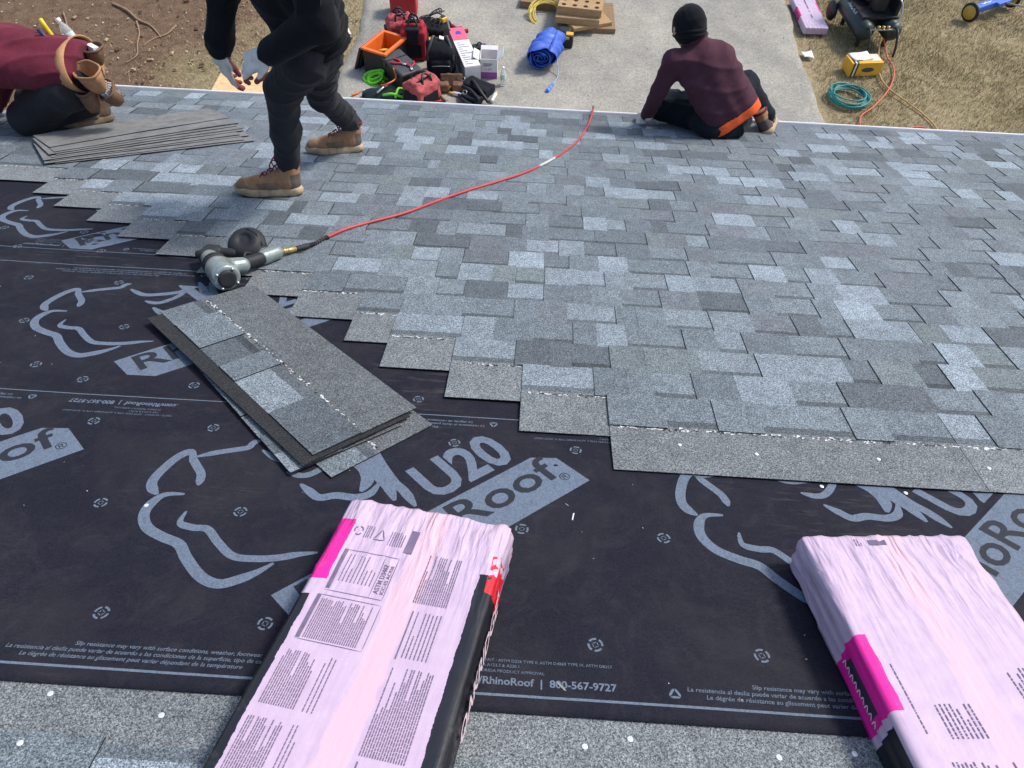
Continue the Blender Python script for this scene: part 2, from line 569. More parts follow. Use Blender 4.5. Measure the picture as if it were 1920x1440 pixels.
SHEETS = []
for (va, vb, lift, ua, ub) in ((0.787, 1.722, 0.0046, U0 + 0.01, 4.6), (1.60, 2.615, 0.0028, U0 + 0.01, 2.2), (2.50, 3.55, 0.0012, U0 + 0.01, 0.6)):
    nu, nv = int((ub - ua) / 0.03), 44
    vs, fs = [], []
    for j in range(nv + 1):
        v = va + (vb - va) * j / nv
        for i in range(nu + 1):
            u = ua + (ub - ua) * i / nu
            ee = 0.0022 * noise.noise(Vector((u * 1.7, v * 9, 9.0))) if j in (0, nv) else 0
            vs.append((u, v + ee * 1.2, film(u, v, lift)))
    w = nu + 1
    for j in range(nv):
        for i in range(nu):
            a = j * w + i; fs.append((a, a + 1, a + w + 1, a + w))
    # a real hem: the near and far edges have thickness
    b = len(vs)
    for j in (0, nv):
        for i in range(nu + 1):
            p = vs[j * w + i]; vs.append((p[0], p[1], p[2] - 0.0011))
    for i in range(nu):
        fs.append((i + 1, i, b + i, b + i + 1)); t = nv * w; fs.append((t + i, t + i + 1, b + w + i + 1, b + w + i))
    mb = MB().at(ROOF); mb.add(vs, fs)
    s = hpart(mb.build('underlayment_sheet', FILM, None, True))
    SHEETS.append((s, lift))


def sheet_print(i, name, fn, mat=None, dz=0.0006):
    s, lift = SHEETS[i]
    mb = MB().at(ROOF); fn(mb, lambda u, v: film(u, v, lift) + dz)
    o = mb.build(name, mat or INK); o.parent = s
    o.matrix_parent_inverse = HINV @ Matrix.Identity(4)
    o.matrix_parent_inverse = Matrix.Identity(4)
    return o


# printed emblem: broad curving strokes beside a slanted name bar
STROKES = [([(0.081, 0.091), (0.055, 0.124), (0.03, 0.1), (0.011, 0.043), (0.008, 0.002), (0.021, -0.024), (0.041, -0.041)], 0.026),
           ([(0.061, 0.111), (0.094, 0.071), (0.118, 0.039), (0.127, -0.001)], 0.022),
           ([(0.106, -0.035), (0.059, -0.041), (0.039, -0.076), (0.041, -0.116), (0.068, -0.154), (0.115, -0.179), (0.16, -0.197), (0.194, -0.237), (0.245, -0.285), (0.291, -0.302), (0.332, -0.285), (0.364, -0.262), (0.391, -0.234)], 0.026),
           ([(0.134, -0.092), (0.135, -0.131), (0.171, -0.143), (0.206, -0.145), (0.246, -0.184), (0.293, -0.221), (0.343, -0.225), (0.394, -0.218), (0.439, -0.204), (0.481, -0.195)], 0.02),
           ([(0.075, 0.105), (0.124, 0.128), (0.175, 0.147), (0.2, 0.158), (0.207, 0.179), (0.225, 0.191)], 0.02),
           ([(0.24, 0.15), (0.30, 0.115), (0.35, 0.12), (0.42, 0.15), (0.47, 0.20)], 0.022),
           ([(0.377, 0.029), (0.408, 0.004), (0.437, -0.015), (0.477, -0.004), (0.525, -0.007), (0.56, 0.01), (0.576, 0.054)], 0.024),
           ([(0.40, 0.20), (0.46, 0.16), (0.494, 0.13), (0.526, 0.10), (0.543, 0.058), (0.535, 0.015)], 0.034),
           ([(0.46, 0.235), (0.51, 0.16), (0.559, 0.089), (0.579, 0.062), (0.603, 0.035), (0.626, -0.011)], 0.03),
           ([(0.50, 0.24), (0.55, 0.15), (0.61, 0.06), (0.644, 0.025), (0.681, -0.027)], 0.026),
           ([(0.33, 0.07), (0.37, 0.06), (0.40, 0.075), (0.43, 0.12), (0.44, 0.17)], 0.02)]
BAR = [(0.413, -0.323), (0.488, -0.391), (0.575, -0.39), (1.119, 0.11), (1.032, 0.193), (0.961, 0.187)]


def emblem(mb, zf, ou, ov):
    for pts, w in STROKES: ribbon(mb, [(p[0] + ou, p[1] + ov) for p in pts], w, zf)
    bar = [(p[0] + ou, p[1] + ov) for p in BAR]
    # bar as a fan of small quads so that it follows the film
    t0, t1 = (bar[0], bar[1]), (bar[4], bar[3])
    N = 24; vs = []; fs = []
    for i in range(N + 1):
        k = i / N
        A = ((1 - k) * bar[0][0] + k * bar[5][0], (1 - k) * bar[0][1] + k * bar[5][1]); B = ((1 - k) * bar[2][0] + k * bar[3][0], (1 - k) * bar[2][1] + k * bar[3][1])
        for l in range(4):
            p = (A[0] + (B[0] - A[0]) * l / 3, A[1] + (B[1] - A[1]) * l / 3); vs.append((*p, zf(*p)))
    for i in range(N):
        for l in range(3):
            a = i * 4 + l; fs.append((a, a + 1, a + 5, a + 4))
    mb.add(vs, fs)
    mb.add([(*p, zf(*p)) for p in (bar[0], bar[1], bar[2])], [(0, 1, 2)]); mb.add([(*p, zf(*p)) for p in (bar[3], bar[4], bar[5])], [(0, 1, 2)])
    put_text(mb, 'U20', (ou + 0.722, ov + 0.0), math.radians(43), 0.135, 0.275, zf, bold=0.045)


def emblem_name(mb, zf, ou, ov):
    put_text(mb, 'RhinoRoof', (ou + 0.508, ov - 0.370), math.radians(42.7), 0.093, 0.735, zf, bold=0.02)
    put_text(mb, '\u00ae', (ou + 1.052, ov + 0.098), math.radians(42.7), 0.028, None, zf)


def mark(mb, zf, u, v, r=0.0165):
    """printed nailing target: a broken ring round a four pointed spot"""
    for k in range(4):
        vs = []
        for i in range(6):
            w = math.radians(k * 90 + 12 + 66 * i / 5)
            for q in (r, r * 0.72): p = (u + q * math.cos(w), v + q * math.sin(w)); vs.append((*p, zf(*p)))
        mb.add(vs, [(2 * i, 2 * i + 2, 2 * i + 3, 2 * i + 1) for i in range(5)])
        a = math.radians(k * 90 + 45)
        pts = [(u + r * 0.5 * math.cos(a - 0.75), v + r * 0.5 * math.sin(a - 0.75)), (u + r * 0.5 * math.cos(a + 0.75), v + r * 0.5 * math.sin(a + 0.75)), (u + r * 0.22 * math.cos(a), v + r * 0.22 * math.sin(a))]
        mb.add([(*p, zf(*p)) for p in pts], [(0, 1, 2)])


EMB = {0: [(-0.927, 1.349), (-2.27, 1.349), (0.416, 1.392), (1.759, 1.392)], 1: [(-1.695, 2.205), (-3.03, 2.205), (-0.352, 2.205)], 2: [(-2.34, 3.06), (-1.0, 3.06)]}
UMIN = U0 + 0.03
for i, L in EMB.items():
    for (ou, ov) in L:
        if ou < U0: 
            continue
        sheet_print(i, 'printed_emblem', lambda mb, zf: emblem(mb, zf, ou, ov))
        sheet_print(i, 'printed_name', lambda mb, zf: emblem_name(mb, zf, ou, ov), INKD, 0.0011)


_mk = MB(); mark(_mk, lambda u, v: 0.0, 0, 0)
MARK_ME = _mk.mesh('printed_target', INK)


def marks(i, rows):
    sh, lift = SHEETS[i]
    for v, u0, du, n in rows:
        for k in range(n):
            u = u0 + du * k
            if u > U0 + 0.05:
                o = link('printed_target', MARK_ME, sh, RM(u, v, film(u, v, lift) + 0.0007, rng.uniform(0, 1.5)))


marks(0, [(0.953, -2.90, 0.3425, 16), (1.267, -2.72, 0.3425, 16), (1.58, -2.87, 0.3365, 14)])
marks(1, [(1.778, -3.02, 0.1695 * 2, 9), (1.84, -2.86, 0.339, 7), (2.09, -3.05, 0.34, 7), (2.40, -2.88, 0.34, 6)])
marks(2, [(2.66, -3.08, 0.34, 5), (2.83, -2.9, 0.34, 4), (3.14, -3.05, 0.34, 2)])


def line(mb, zf, ua, ub, v, w):
    n = max(2, int((ub - ua) / 0.08)); vs = []
    for i in range(n + 1):
        u = ua + (ub - ua) * i / n
        vs += [(u, v - w / 2, zf(u, v)), (u, v + w / 2, zf(u, v))]
    mb.add(vs, [(2 * i, 2 * i + 2, 2 * i + 3, 2 * i + 1) for i in range(n)])


def near_text(mb, zf, u, v, flip=False):
    a = math.pi if flip else 0.0; s = -1 if flip else 1
    T = lambda body, du, dv, h, al='l', **k: put_text(mb, body, (u + s * du, v + s * dv), a, h, None, zf, al, **k)
    T('Slip resistance may vary with surface conditions, weather, footwear', 0.13, 0.036, 0.0098, shear=0.15, bold=0.012)
    T('La resistencia al desliz puede variar de acuerdo a las condiciones de la superficie, tipo de calzado', 0.0, 0.021, 0.0098, shear=0.15, bold=0.012)
    T('Le d\u00e9gr\u00e9e de r\u00e9sistance au glissement peut varier d\u00e9pendant de la temp\u00e9rature', 0.035, 0.006, 0.0098, shear=0.15, bold=0.012)
    T('.com/RhinoRoof  |  800-567-9727', 1.206, 0.010, 0.0165, 'r', bold=0.035)
    T('MEETS / SATISFAIT : ASTM D226 TYPE II, ASTM D4869 TYPE IV, ASTM D8257', 1.20, 0.062, 0.0068, 'r')
    T('CSA A123.3 & A220.1', 0.93, 0.050, 0.0068)
    T('FLORIDA PRODUCT APPROVAL', 0.93, 0.037, 0.0068)
    # recycling triangle
    c = (u + s * 1.318, v + s * 0.013); R_ = 0.014
    P3 = [(c[0] + s * R_ * math.cos(w), c[1] + s * R_ * math.sin(w)) for w in (math.pi / 2, math.pi * 7 / 6, -math.pi / 6)]
    for i in range(3):
        p, q = Vector(P3[i]), Vector(P3[(i + 1) % 3]); d = (q - p) * 0.1
        ribbon(mb, [p + d, (p + q) / 2, q - d], 0.005, zf, 2)


def txtA(mb, zf):
    for k in (-2, -1, 0, 1):
        u = -0.987 + 1.343 * k
        if u > U0 + 0.02: near_text(mb, zf, u, 0.836)
    line(mb, zf, U0 + 0.02, 4.5, 0.823, 0.0055)
    for k in (-1, 0, 1): near_text(mb, zf, -0.10 + 1.343 * k, 1.688, True)
    line(mb, zf, U0 + 0.02, 4.5, 1.703, 0.0035)


def txtB(mb, zf):
    near_text(mb, zf, -1.27, 2.510, True); near_text(mb, zf, -2.61 + 1.343 * 2, 2.51, True)
    line(mb, zf, U0 + 0.02, 1.5, 2.527, 0.004)
    line(mb, zf, -1.28, -1.19, 2.40, 0.012)


def txtC(mb, zf):
    near_text(mb, zf, -2.95, 2.675); near_text(mb, zf, -1.61, 2.675)
    line(mb, zf, U0 + 0.02, -1.3, 2.655, 0.004)
    line(mb, zf, -1.86, -1.75, 2.70, 0.012)


for i, fn in enumerate((txtA, txtB, txtC)): tag(sheet_print(i, 'printed_text', fn), kind='stuff')

# ------------------------------------------------------------------ shingles
EXP, WID = 0.1425, 0.337
PAL = [((0.158, 0.188, 0.212), 5.4), ((0.188, 0.222, 0.25), 2.8), ((0.137, 0.163, 0.186), 3.6), ((0.25, 0.298, 0.34), 1.5), ((0.228, 0.27, 0.308), 1.6), ((0.097, 0.115, 0.130), 2.0), ((0.150, 0.178, 0.188), 1.4), ((0.146, 0.164, 0.185), 1.0)]


def pick():
    t = rng.random() * sum(w for _, w in PAL)
    for c, w in PAL:
        t -= w
        if t <= 0: break
    k = rng.uniform(0.9, 1.1)
    return tuple(x * k for x in c)


def tilt(s): return 0.0036 * s / EXP


def slab(mb, x0, x1, y0, y1, h, bot, ragged=0.0):
    j0, j1 = rng.uniform(-ragged, ragged), rng.uniform(-ragged, ragged)
    z = lambda y, d: tilt(y) + d
    vs = [(x0, y0, z(y0, bot)), (x1, y0, z(y0, bot)), (x1 + j1, y1, z(y1, bot)), (x0 + j0, y1, z(y1, bot)),
          (x0, y0, z(y0, h)), (x1, y0, z(y0, h)), (x1 + j1, y1, z(y1, h)), (x0 + j0, y1, z(y1, h))]
    mb.add(vs, [(4, 5, 6, 7)])
    c = mb.col; mb.col = (0.02, 0.02, 0.022)              # cut edges and underside show bare asphalt
    mb.add(vs, [(3, 2, 1, 0), (0, 1, 5, 4), (1, 2, 6, 5), (2, 3, 7, 6), (3, 0, 4, 7)]); mb.col = c


def shingle_mb(L, head=1.0):
    mb = MB()
    hk = rng.uniform(0.9, 1.1); hc = tuple(x * hk * head for x in (0.168, 0.183, 0.192))
    mb.col = hc
    slab(mb, 0, L, 0, 0.197, 0.003, 0.0)
    x = 0.0; raised = rng.random() < 0.5
    while x < L - 1e-4:
        w = rng.choice((0.095, 0.12, 0.15, 0.17, 0.2, 0.24)) * rng.uniform(0.9, 1.1)
        if raised: w *= 1.15
        x2 = min(L, x + w)
        if L - x2 < 0.05: x2 = L
        c = pick()
        if raised:
            mb.col = c
            slab(mb, x, x2, 0.186, WID, 0.0068, 0.0, 0.002)
            # a blend change inside a broad tooth
            if x2 - x > 0.17 and rng.random() < 0.6:
                xm = x + (x2 - x) * rng.uniform(0.35, 0.65); mb.col = pick()
                slab(mb, xm, x2 - 0.0002, 0.187, WID - 0.0006, 0.0072, 0.005)
        else:
            mb.col = tuple(q * 0.52 for q in c)          # printed shadow band
            slab(mb, x, x2, 0.197, 0.223, 0.0032, 0.0)
            mb.col = c
            slab(mb, x, x2, 0.223, WID, 0.0033, 0.0)
        x = x2; raised = not raised
    return mb


def flakes(mb, x0, x1, y, n):
    for _ in range(n):
        x = rng.uniform(x0, x1); yy = y + rng.gauss(0, 0.003); s = rng.uniform(0.002, 0.007); t = rng.uniform(0.0012, 0.003); a = rng.uniform(-0.5, 0.5)
        mb.mat = 0 if rng.random() < 0.62 else 1
        c, d = math.cos(a), math.sin(a); z = tilt(yy) + 0.0034
        q = [(-s, -t), (s, -t * 0.6), (s * 0.8, t), (-s * 0.7, t)]
        mb.add([(x + p * c - r * d, yy + p * d + r * c, z + 0.0008 * (i % 2)) for i, (p, r) in enumerate(q)], [(0, 1, 2, 3)])


STEP = [0.258, -0.001, -0.231, -0.455, -0.603, -0.833, -1.05, -1.27, -1.492, -1.719, -1.922, -2.146, -2.326]
nshing = 0
for k in range(24):
    v = 1.504 + EXP * k
    u = STEP[k] if k < len(STEP) else U0 + 0.005
    first = True
    while u < U1 - 0.02:
        L = 1.0
        if first and k >= len(STEP): L = rng.choice((0.3, 0.5, 0.72, 0.9))
        L = min(L, U1 - u)
        m = shingle_mb(L - 0.0015)
        du = rng.uniform(-0.0012, 0.0012)
        o = m.build('shingle', GRAN); o.matrix_world = RM(u, v + rng.uniform(-0.0015, 0.0015), 0.0078 + 0.0003 * rng.random(), rng.uniform(-0.0012, 0.0012))
        hpart(o); nshing += 1
        # sealant line and crumbs along the part not yet covered
        nxt = STEP[k - 1] if 0 < k < len(STEP) + 1 else (99 if k == 0 else None)
        if nxt is not None and u < nxt:
            e1 = min(u + L, nxt + 0.02) - u
            f = MB(); flakes(f, 0.01, e1, 0.1815, int(150 * e1)); tag(f.build('sealant_strip', [SEAL, TAR], o), kind='stuff')
        u += L; first = False

# the courses by the ridge, turned the other way, half under the film
for k in range(5):
    v = 0.878 - EXP * k
    u = U0 + 0.1 + (0.37 * k) % 1.0
    while u < 3.6:
        m = shingle_mb(0.9985)
        o = m.build('shingle', GRAN); o.matrix_world = RM(u + 1.0, v, 0.0012, math.pi + rng.uniform(-0.001, 0.001)); hpart(o)
        u += 1.0
print('shingles', nshing)


def nail_head(u, v, n, r=0.0056):
    mb = MB(); mb.lathe([(r, 0), (r, 0.0011), (r * 0.8, 0.0016), (0.0015, 0.0018)], 12)
    o = mb.build('nail_head', NAIL, None, False); o.matrix_world = RM(u, v, n); hpart(o)


def sh_top(k_v, s): return 0.0012 + tilt(s) + 0.003


for u, v in ((-0.846, 0.767), (-0.624, 0.739), (-0.841, 0.668), (0.236, 0.753), (0.152, 0.733), (0.504, 0.737), (0.646, 0.753)):
    nail_head(u, v, sh_top(0, 0.878 - v) + 0.0002 + (0.0045 if v < 0.69 else 0))
for u, v in ((0.45, 1.62), (0.66, 1.6), (1.0, 1.61), (1.3, 1.6)):
    nail_head(u, v, 0.0082 + tilt(v - 1.504) + 0.0031)
for u, v in ((0.81, 1.492), (1.03, 1.487), (-0.896, 1.268)):
    nail_head(u, v, film(u, v, 0.0046) + 0.0001)

# crumbs, staples and shreds of wrapping scattered over the film
mb = MB().at(ROOF)
for _ in range(900):
    u = rng.uniform(-2.6, 1.6); v = rng.uniform(0.84, 3.1)
    if noise.noise(Vector((u * 1.9, v * 1.9, 6.0))) < rng.uniform(0.0, 0.75): continue
    lim = -0.2 if v > 1.6 else 9
    if v > 1.5 and u > 0.2 - (v - 1.55) * 1.5: continue
    i = 0 if v < 1.71 else (1 if v < 2.55 else 2)
    z = film(u, v, (0.0046, 0.0028, 0.0012)[i]) + 0.0012
    a = rng.uniform(0, 6.28); big = rng.random()
    s, t = (rng.uniform(0.005, 0.014), rng.uniform(0.0009, 0.002)) if big < 0.07 else (rng.uniform(0.0008, 0.0022), rng.uniform(0.0006, 0.0015))
    c, d = math.cos(a), math.sin(a)
    q = [(-s, -t), (s, -t), (s * 0.9, t), (-s * 0.8, t * 0.7)]
    mb.mat = 0 if rng.random() < 0.3 else 1
    mb.add([(u + p * c - r * d, v + p * d + r * c, z + 0.002 * (j in (1, 2)) * big) for j, (p, r) in enumerate(q)], [(0, 1, 2, 3)])
CRUMB = simple('grey_crumbs', (0.3, 0.28, 0.25), 0.8, 0.2, 0.3, 80)
tag(mb.build('roofing_debris', [SEAL, CRUMB]), 'pale crumbs and shreds scattered over the black underlayment', 'debris', kind='stuff')
# ================================================================== the yard
def ground_mat():
    q = Mat('yard_soil', 0.95, 0.1)
    p = q.pos(); x, y, z = q.sep(p)
    n1 = q.noise(p, 0.9, 5, 0.65); n2 = q.noise(p, 9, 5, 0.7); n3 = q.noise(p, 55, 4, 0.75)
    straw = q.mix(n2.ramp(0.3, 0.7), (0.27, 0.215, 0.12), (0.48, 0.39, 0.24))
    olive = q.mix(n2.ramp(0.3, 0.7), (0.17, 0.15, 0.07), (0.29, 0.25, 0.13))
    lawn = q.mix(n1.ramp(0.46, 0.7, 0, 0.75), straw, olive)
    mulch = q.mix(n2.ramp(0.3, 0.72), (0.10, 0.062, 0.040), (0.235, 0.16, 0.105))
    red = q.mix(n3.ramp(0.5, 0.7), mulch, (0.24, 0.15, 0.095))
    edge = (x + n1 * 3.4 + y * -0.42).ramp(-7.6, -6.5)
    c = q.mix(edge, red, lawn)
    q.color(q.mulv(c, n3.ramp(0.25, 0.75, 0.62, 1.4)))
    q.bump(n3 + n2 * 0.8, 0.9, 0.03)
    return q.m


def drive_mat():
    q = Mat('worn_asphalt', 0.9, 0.15)
    p = q.pos(); x, y, z = q.sep(p)
    a = q.voro(p, 70).ramp(0, 1, 0.8, 1.2); b = q.noise(p, 1.3, 5, 0.65); c = q.noise(p, 30, 4, 0.75).ramp(0.3, 0.7, 0.88, 1.13)
    col = q.mix(b.ramp(0.32, 0.68), (0.25, 0.24, 0.212), (0.385, 0.36, 0.305))
    lt = q.voro(p, 19, 'Distance').lt(0.10) * q.noise(p, 6, 2).ramp(0.5, 0.62)
    stain = q.noise(p, 0.7, 3, 0.5, 0.8).ramp(0.56, 0.75, 0, 0.45)
    col = q.mix(stain, col, (0.15, 0.146, 0.138))
    col = q.mix(lt * 0.75, col, (0.5, 0.48, 0.43))
    q.color(q.mulv(col, a * c))
    q.bump(q.voro(p, 70) + q.noise(p, 40, 3), 0.5, 0.006)
    return q.m


SOIL, ASPH = ground_mat(), drive_mat()
mb = MB()
S = 130
gx = [-S, -12] + [-12 + i * 0.5 for i in range(1, 49)] + [S]
gy = [-S, 6] + [6 + i * 0.5 for i in range(1, 25)] + [S]
vs = [(x, y, GZ + (0.03 * noise.noise(Vector((x * 0.8, y * 0.8, 0))) - 0.02 if -12 < x < 12 and 6 < y < 18 else -0.02)) for y in gy for x in gx]
w = len(gx)
mb.add(vs, [(j * w + i, j * w + i + 1, (j + 1) * w + i + 1, (j + 1) * w + i) for j in range(len(gy) - 1) for i in range(w - 1)])
tag(mb.build('ground', SOIL, None, True), kind='structure')

# driveway with crumbling edges
mb = MB()
ys = [4.2 + i * 0.18 for i in range(110)]
L = [(-2.72 + 0.20 * noise.noise(Vector((y * 0.7, 2, 0))) + 0.07 * noise.noise(Vector((y * 3, 5, 0))), y) for y in ys]
R_ = [(3.74 + 0.10 * noise.noise(Vector((y * 0.7, 8, 0))) + 0.05 * noise.noise(Vector((y * 3, 1, 0))), y) for y in ys]
vs, fs = [], []
for a, b in zip(L, R_):
    vs += [(a[0] - 0.05, a[1], GZ - 0.06), (a[0], a[1], GZ + 0.022), (a[0] + 0.1, a[1], GZ + 0.03), (b[0] - 0.1, b[1], GZ + 0.03), (b[0], b[1], GZ + 0.02), (b[0] + 0.05, b[1], GZ - 0.06)]
for i in range(len(ys) - 1):
    for k in range(5): fs.append((i * 6 + k, i * 6 + k + 1, i * 6 + 7 + k, i * 6 + 6 + k))
mb.add(vs, fs)
tag(mb.build('driveway', ASPH, None, True), kind='structure')
DZ = 0.031


def blades(name, label, n, region, cols, hmin, hmax, keep, seed):
    g = np.random.default_rng(seed)
    x = g.uniform(region[0], region[1], n * 2); y = g.uniform(region[2], region[3], n * 2)
    k = keep(x, y, g); x, y = x[k][:n], y[k][:n]; m = len(x)
    h = g.uniform(hmin, hmax, m); a = g.uniform(0, 6.28, m); ln = g.uniform(0.3, 1.1, m) * h; w = g.uniform(0.003, 0.006, m); b = g.uniform(0, 6.28, m)
    z = np.full(m, GZ - 0.015)
    P0 = np.stack([x - w * np.cos(a), y - w * np.sin(a), z], 1); P1 = np.stack([x + w * np.cos(a), y + w * np.sin(a), z], 1)
    P2 = np.stack([x + ln * np.cos(b), y + ln * np.sin(b), z + h], 1)
    V = np.stack([P0, P1, P2], 1).reshape(-1, 3)
    me = bpy.data.meshes.new(name)
    me.vertices.add(3 * m); me.vertices.foreach_set('co', V.ravel())
    me.loops.add(3 * m); me.loops.foreach_set('vertex_index', np.arange(3 * m))
    me.polygons.add(m); me.polygons.foreach_set('loop_start', np.arange(0, 3 * m, 3)); me.polygons.foreach_set('loop_total', np.full(m, 3))
    me.update()
    c = np.array(cols)[g.integers(0, len(cols), m)] * g.uniform(0.7, 1.25, (m, 1))
    at = me.color_attributes.new('tint', 'FLOAT_COLOR', 'CORNER')
    at.data.foreach_set('color', np.repeat(np.concatenate([c, np.ones((m, 1))], 1), 3, 0).ravel())
    q = Mat(name + '_colour', 0.85, 0.15); q.color(q.attr('tint')); me.materials.append(q.m)
    return tag(link(name, me), label, 'grass', kind='stuff')


def patch(x, y): return np.sin(x * 2.1 + 1.3 * np.sin(y * 1.7)) * np.cos(y * 1.9 + np.sin(x * 2.6)) + 0.5 * np.sin(x * 5.3 + y * 3.1)


STRAW = [(0.47, 0.385, 0.235), (0.40, 0.315, 0.18), (0.54, 0.45, 0.29), (0.32, 0.25, 0.14), (0.36, 0.29, 0.16)]
OLIVE = [(0.20, 0.19, 0.085), (0.25, 0.23, 0.11), (0.16, 0.16, 0.075), (0.29, 0.25, 0.13)]
blades('dry_lawn_grass', 'short straw coloured dry grass of the lawn beside the driveway', 52000, (3.7, 9.6, 7.6, 14.5), STRAW, 0.02, 0.07, lambda x, y, g: (x > 3.82 + 0.1 * g.random(len(x))), 3)
blades('green_lawn_grass', 'olive green grass coming up through the dry lawn', 16000, (3.8, 9.6, 7.6, 14.5), OLIVE, 0.02, 0.075, lambda x, y, g: (patch(x, y) + g.normal(size=len(x)) * 0.5 > 0.1) & (x > 4.3), 4)
blades('dead_verge_grass', 'dead matted grass between bark mulch and driveway', 20000, (-7.5, -2.65, 7.6, 13.5), STRAW, 0.012, 0.05, lambda x, y, g: (x - 0.4 * y + g.normal(size=len(x)) * 0.9 > -8.6), 5)

# bark chips, leaves and pebbles lying on the left side
mb = MB()
g = random.Random(5)
for _ in range(1500):
    x, y = g.uniform(-9.5, -2.7), g.uniform(8.3, 14)
    s = g.uniform(0.006, 0.02) if g.random() < 0.9 else g.uniform(0.02, 0.042)
    mb.col = g.choice([(0.42, 0.33, 0.22), (0.30, 0.22, 0.14), (0.55, 0.47, 0.36), (0.2, 0.13, 0.08), (0.12, 0.075, 0.05), (0.10, 0.06, 0.04)])
    R3 = Matrix.Rotation(g.uniform(0, 6.28), 3, 'Z') @ Matrix.Rotation(g.uniform(-0.5, 0.5), 3, 'X')
    mb.box((x, y, GZ + s * 0.2), (s * 2, s * g.uniform(0.7, 1.6), s * 0.5), R3, 0.7)
q = Mat('chips', 0.9, 0.1); q.color(q.attr('tint'))
tag(mb.build('bark_litter', q.m), 'bark chips, leaves and small stones strewn over brown soil', 'litter', kind='stuff')
# pale grit on the asphalt
mb = MB()
for _ in range(420):
    x, y = g.uniform(-2.5, 3.6), g.uniform(8.4, 13)
    s = g.uniform(0.004, 0.011); mb.col = g.choice([(0.6, 0.57, 0.5), (0.45, 0.42, 0.36), (0.3, 0.28, 0.25)])
    mb.box((x, y, GZ + DZ + s * 0.3), (s * 2, s * 1.5, s), Matrix.Rotation(g.uniform(0, 3), 3, 'Z'), 0.6)
tag(mb.build('driveway_grit', q.m), 'pale grit and crumbs lying on the worn driveway', 'grit', kind='stuff')

ROOT = simple('root_bark', (0.27, 0.18, 0.12), 0.9, 0.1, 0.3, 20)
for pts, r, lab in (([(-6.5, 10.9), (-6.2, 10.7), (-5.95, 10.45), (-5.7, 10.3), (-5.45, 10.0)], 0.024, 'thick bare tree root snaking across the brown soil'),
                    ([(-5.95, 10.4), (-5.8, 10.1), (-5.72, 9.8), (-5.62, 9.5), (-5.7, 9.3)], 0.014, 'thin forked root running from the thick root towards the eave'),
                    ([(-5.35, 10.35), (-5.4, 10.1), (-5.55, 9.95), (-5.62, 9.75)], 0.015, 'short crooked root crossing the soil near pale chips'),
                    ([(-7.1, 10.55), (-6.9, 10.2), (-6.85, 9.9)], 0.013, 'small root poking out of the dark mulch')):
    mb = MB(); P_ = spline([(x, y + GY, GZ + 0.008 + 0.006 * math.sin(7 * x)) for x, y in pts], 6)
    mb.tube(P_, [r * (1 - 0.6 * i / len(P_)) * (0.85 + 0.3 * g.random()) for i in range(len(P_))], 7)
    tag(mb.build('tree_root', ROOT, None, True), lab, 'root', 'bare roots in the soil')
# ================================================================== things lying in the yard
def plast(n, c, r=0.45, v=0.14): return simple(n, c, r, 0.45, v, 12)
def cloth(n, c, v=0.2): return simple(n, c, 0.9, 0.15, v, 18, bump=0.5, bsc=160)


BLACK = plast('black_plastic', (0.014, 0.0145, 0.016), 0.5, 0.3)
DKGREY = plast('dark_grey_plastic', (0.055, 0.058, 0.062), 0.55, 0.25)
BLKCLOTH = cloth('black_cloth', (0.016, 0.017, 0.021))
RED = plast('red_plastic', (0.42, 0.018, 0.028), 0.4)
REDCLOTH = cloth('red_nylon', (0.33, 0.024, 0.036), 0.32)
PINKCLOTH = cloth('faded_red_nylon', (0.42, 0.095, 0.10), 0.38)
ORANGE = plast('orange_plastic', (0.78, 0.16, 0.022), 0.45)
YELLOW = plast('yellow_plastic', (0.72, 0.40, 0.035), 0.45)
LIME = cloth('lime_webbing', (0.17, 0.62, 0.045))
LEATHER = simple('brown_leather', (0.155, 0.085, 0.048), 0.65, 0.3, 0.35, 14, bump=0.4)
TANLEA = simple('tan_leather', (0.40, 0.205, 0.095), 0.55, 0.35, 0.3, 12, bump=0.3)
STEEL = simple('steel', (0.45, 0.46, 0.47), 0.35, 0.5, 0.15, 30, 0.8)
WHITEP = plast('white_plastic', (0.78, 0.78, 0.76), 0.45, 0.08)
CARD = simple('white_card', (0.70, 0.68, 0.67), 0.8, 0.2, 0.1, 9)
PINKCARD = simple('pink_card', (0.72, 0.13, 0.21), 0.7, 0.2, 0.1, 9)
PURPLE = simple('purple_card', (0.36, 0.10, 0.36), 0.75, 0.2, 0.1, 9)
GREYCARD = simple('grey_card', (0.21, 0.21, 0.225), 0.8, 0.2, 0.12, 9)
BLUEINK = simple('blue_ink', (0.05, 0.09, 0.40), 0.7, 0.2, 0.1, 9)
DARKINK = simple('print_ink', (0.16, 0.125, 0.20), 0.75, 0.2, 0.25, 40)
PAPER = simple('paper', (0.76, 0.75, 0.73), 0.85, 0.15, 0.06, 9)


def wood_mat(name, c1, c2):
    q = Mat(name, 0.75, 0.2); p = q.obj()
    n = q.noise(q.scale(p, (3, 22, 22)), 3, 4, 0.6, 0.6).ramp(0.3, 0.7); b = q.noise(p, 40, 3).ramp(0.3, 0.7, 0.85, 1.12)
    q.color(q.mulv(q.mix(n, c1, c2), b)); q.bump(n, 0.2, 0.002); return q.m


WOOD = wood_mat('block_wood', (0.33, 0.205, 0.10), (0.47, 0.315, 0.17))
WOODD = wood_mat('weathered_wood', (0.20, 0.13, 0.07), (0.31, 0.21, 0.12))
PLYW = wood_mat('plywood_face', (0.60, 0.395, 0.20), (0.73, 0.52, 0.29))


def clear_mat():
    q = Mat('clear_plastic', 0.12, 0.5); q.color((0.86, 0.9, 0.9)); q.b.inputs['Transmission Weight'].default_value = 0.75; q.b.inputs['IOR'].default_value = 1.2
    return q.m


CLEAR = clear_mat()


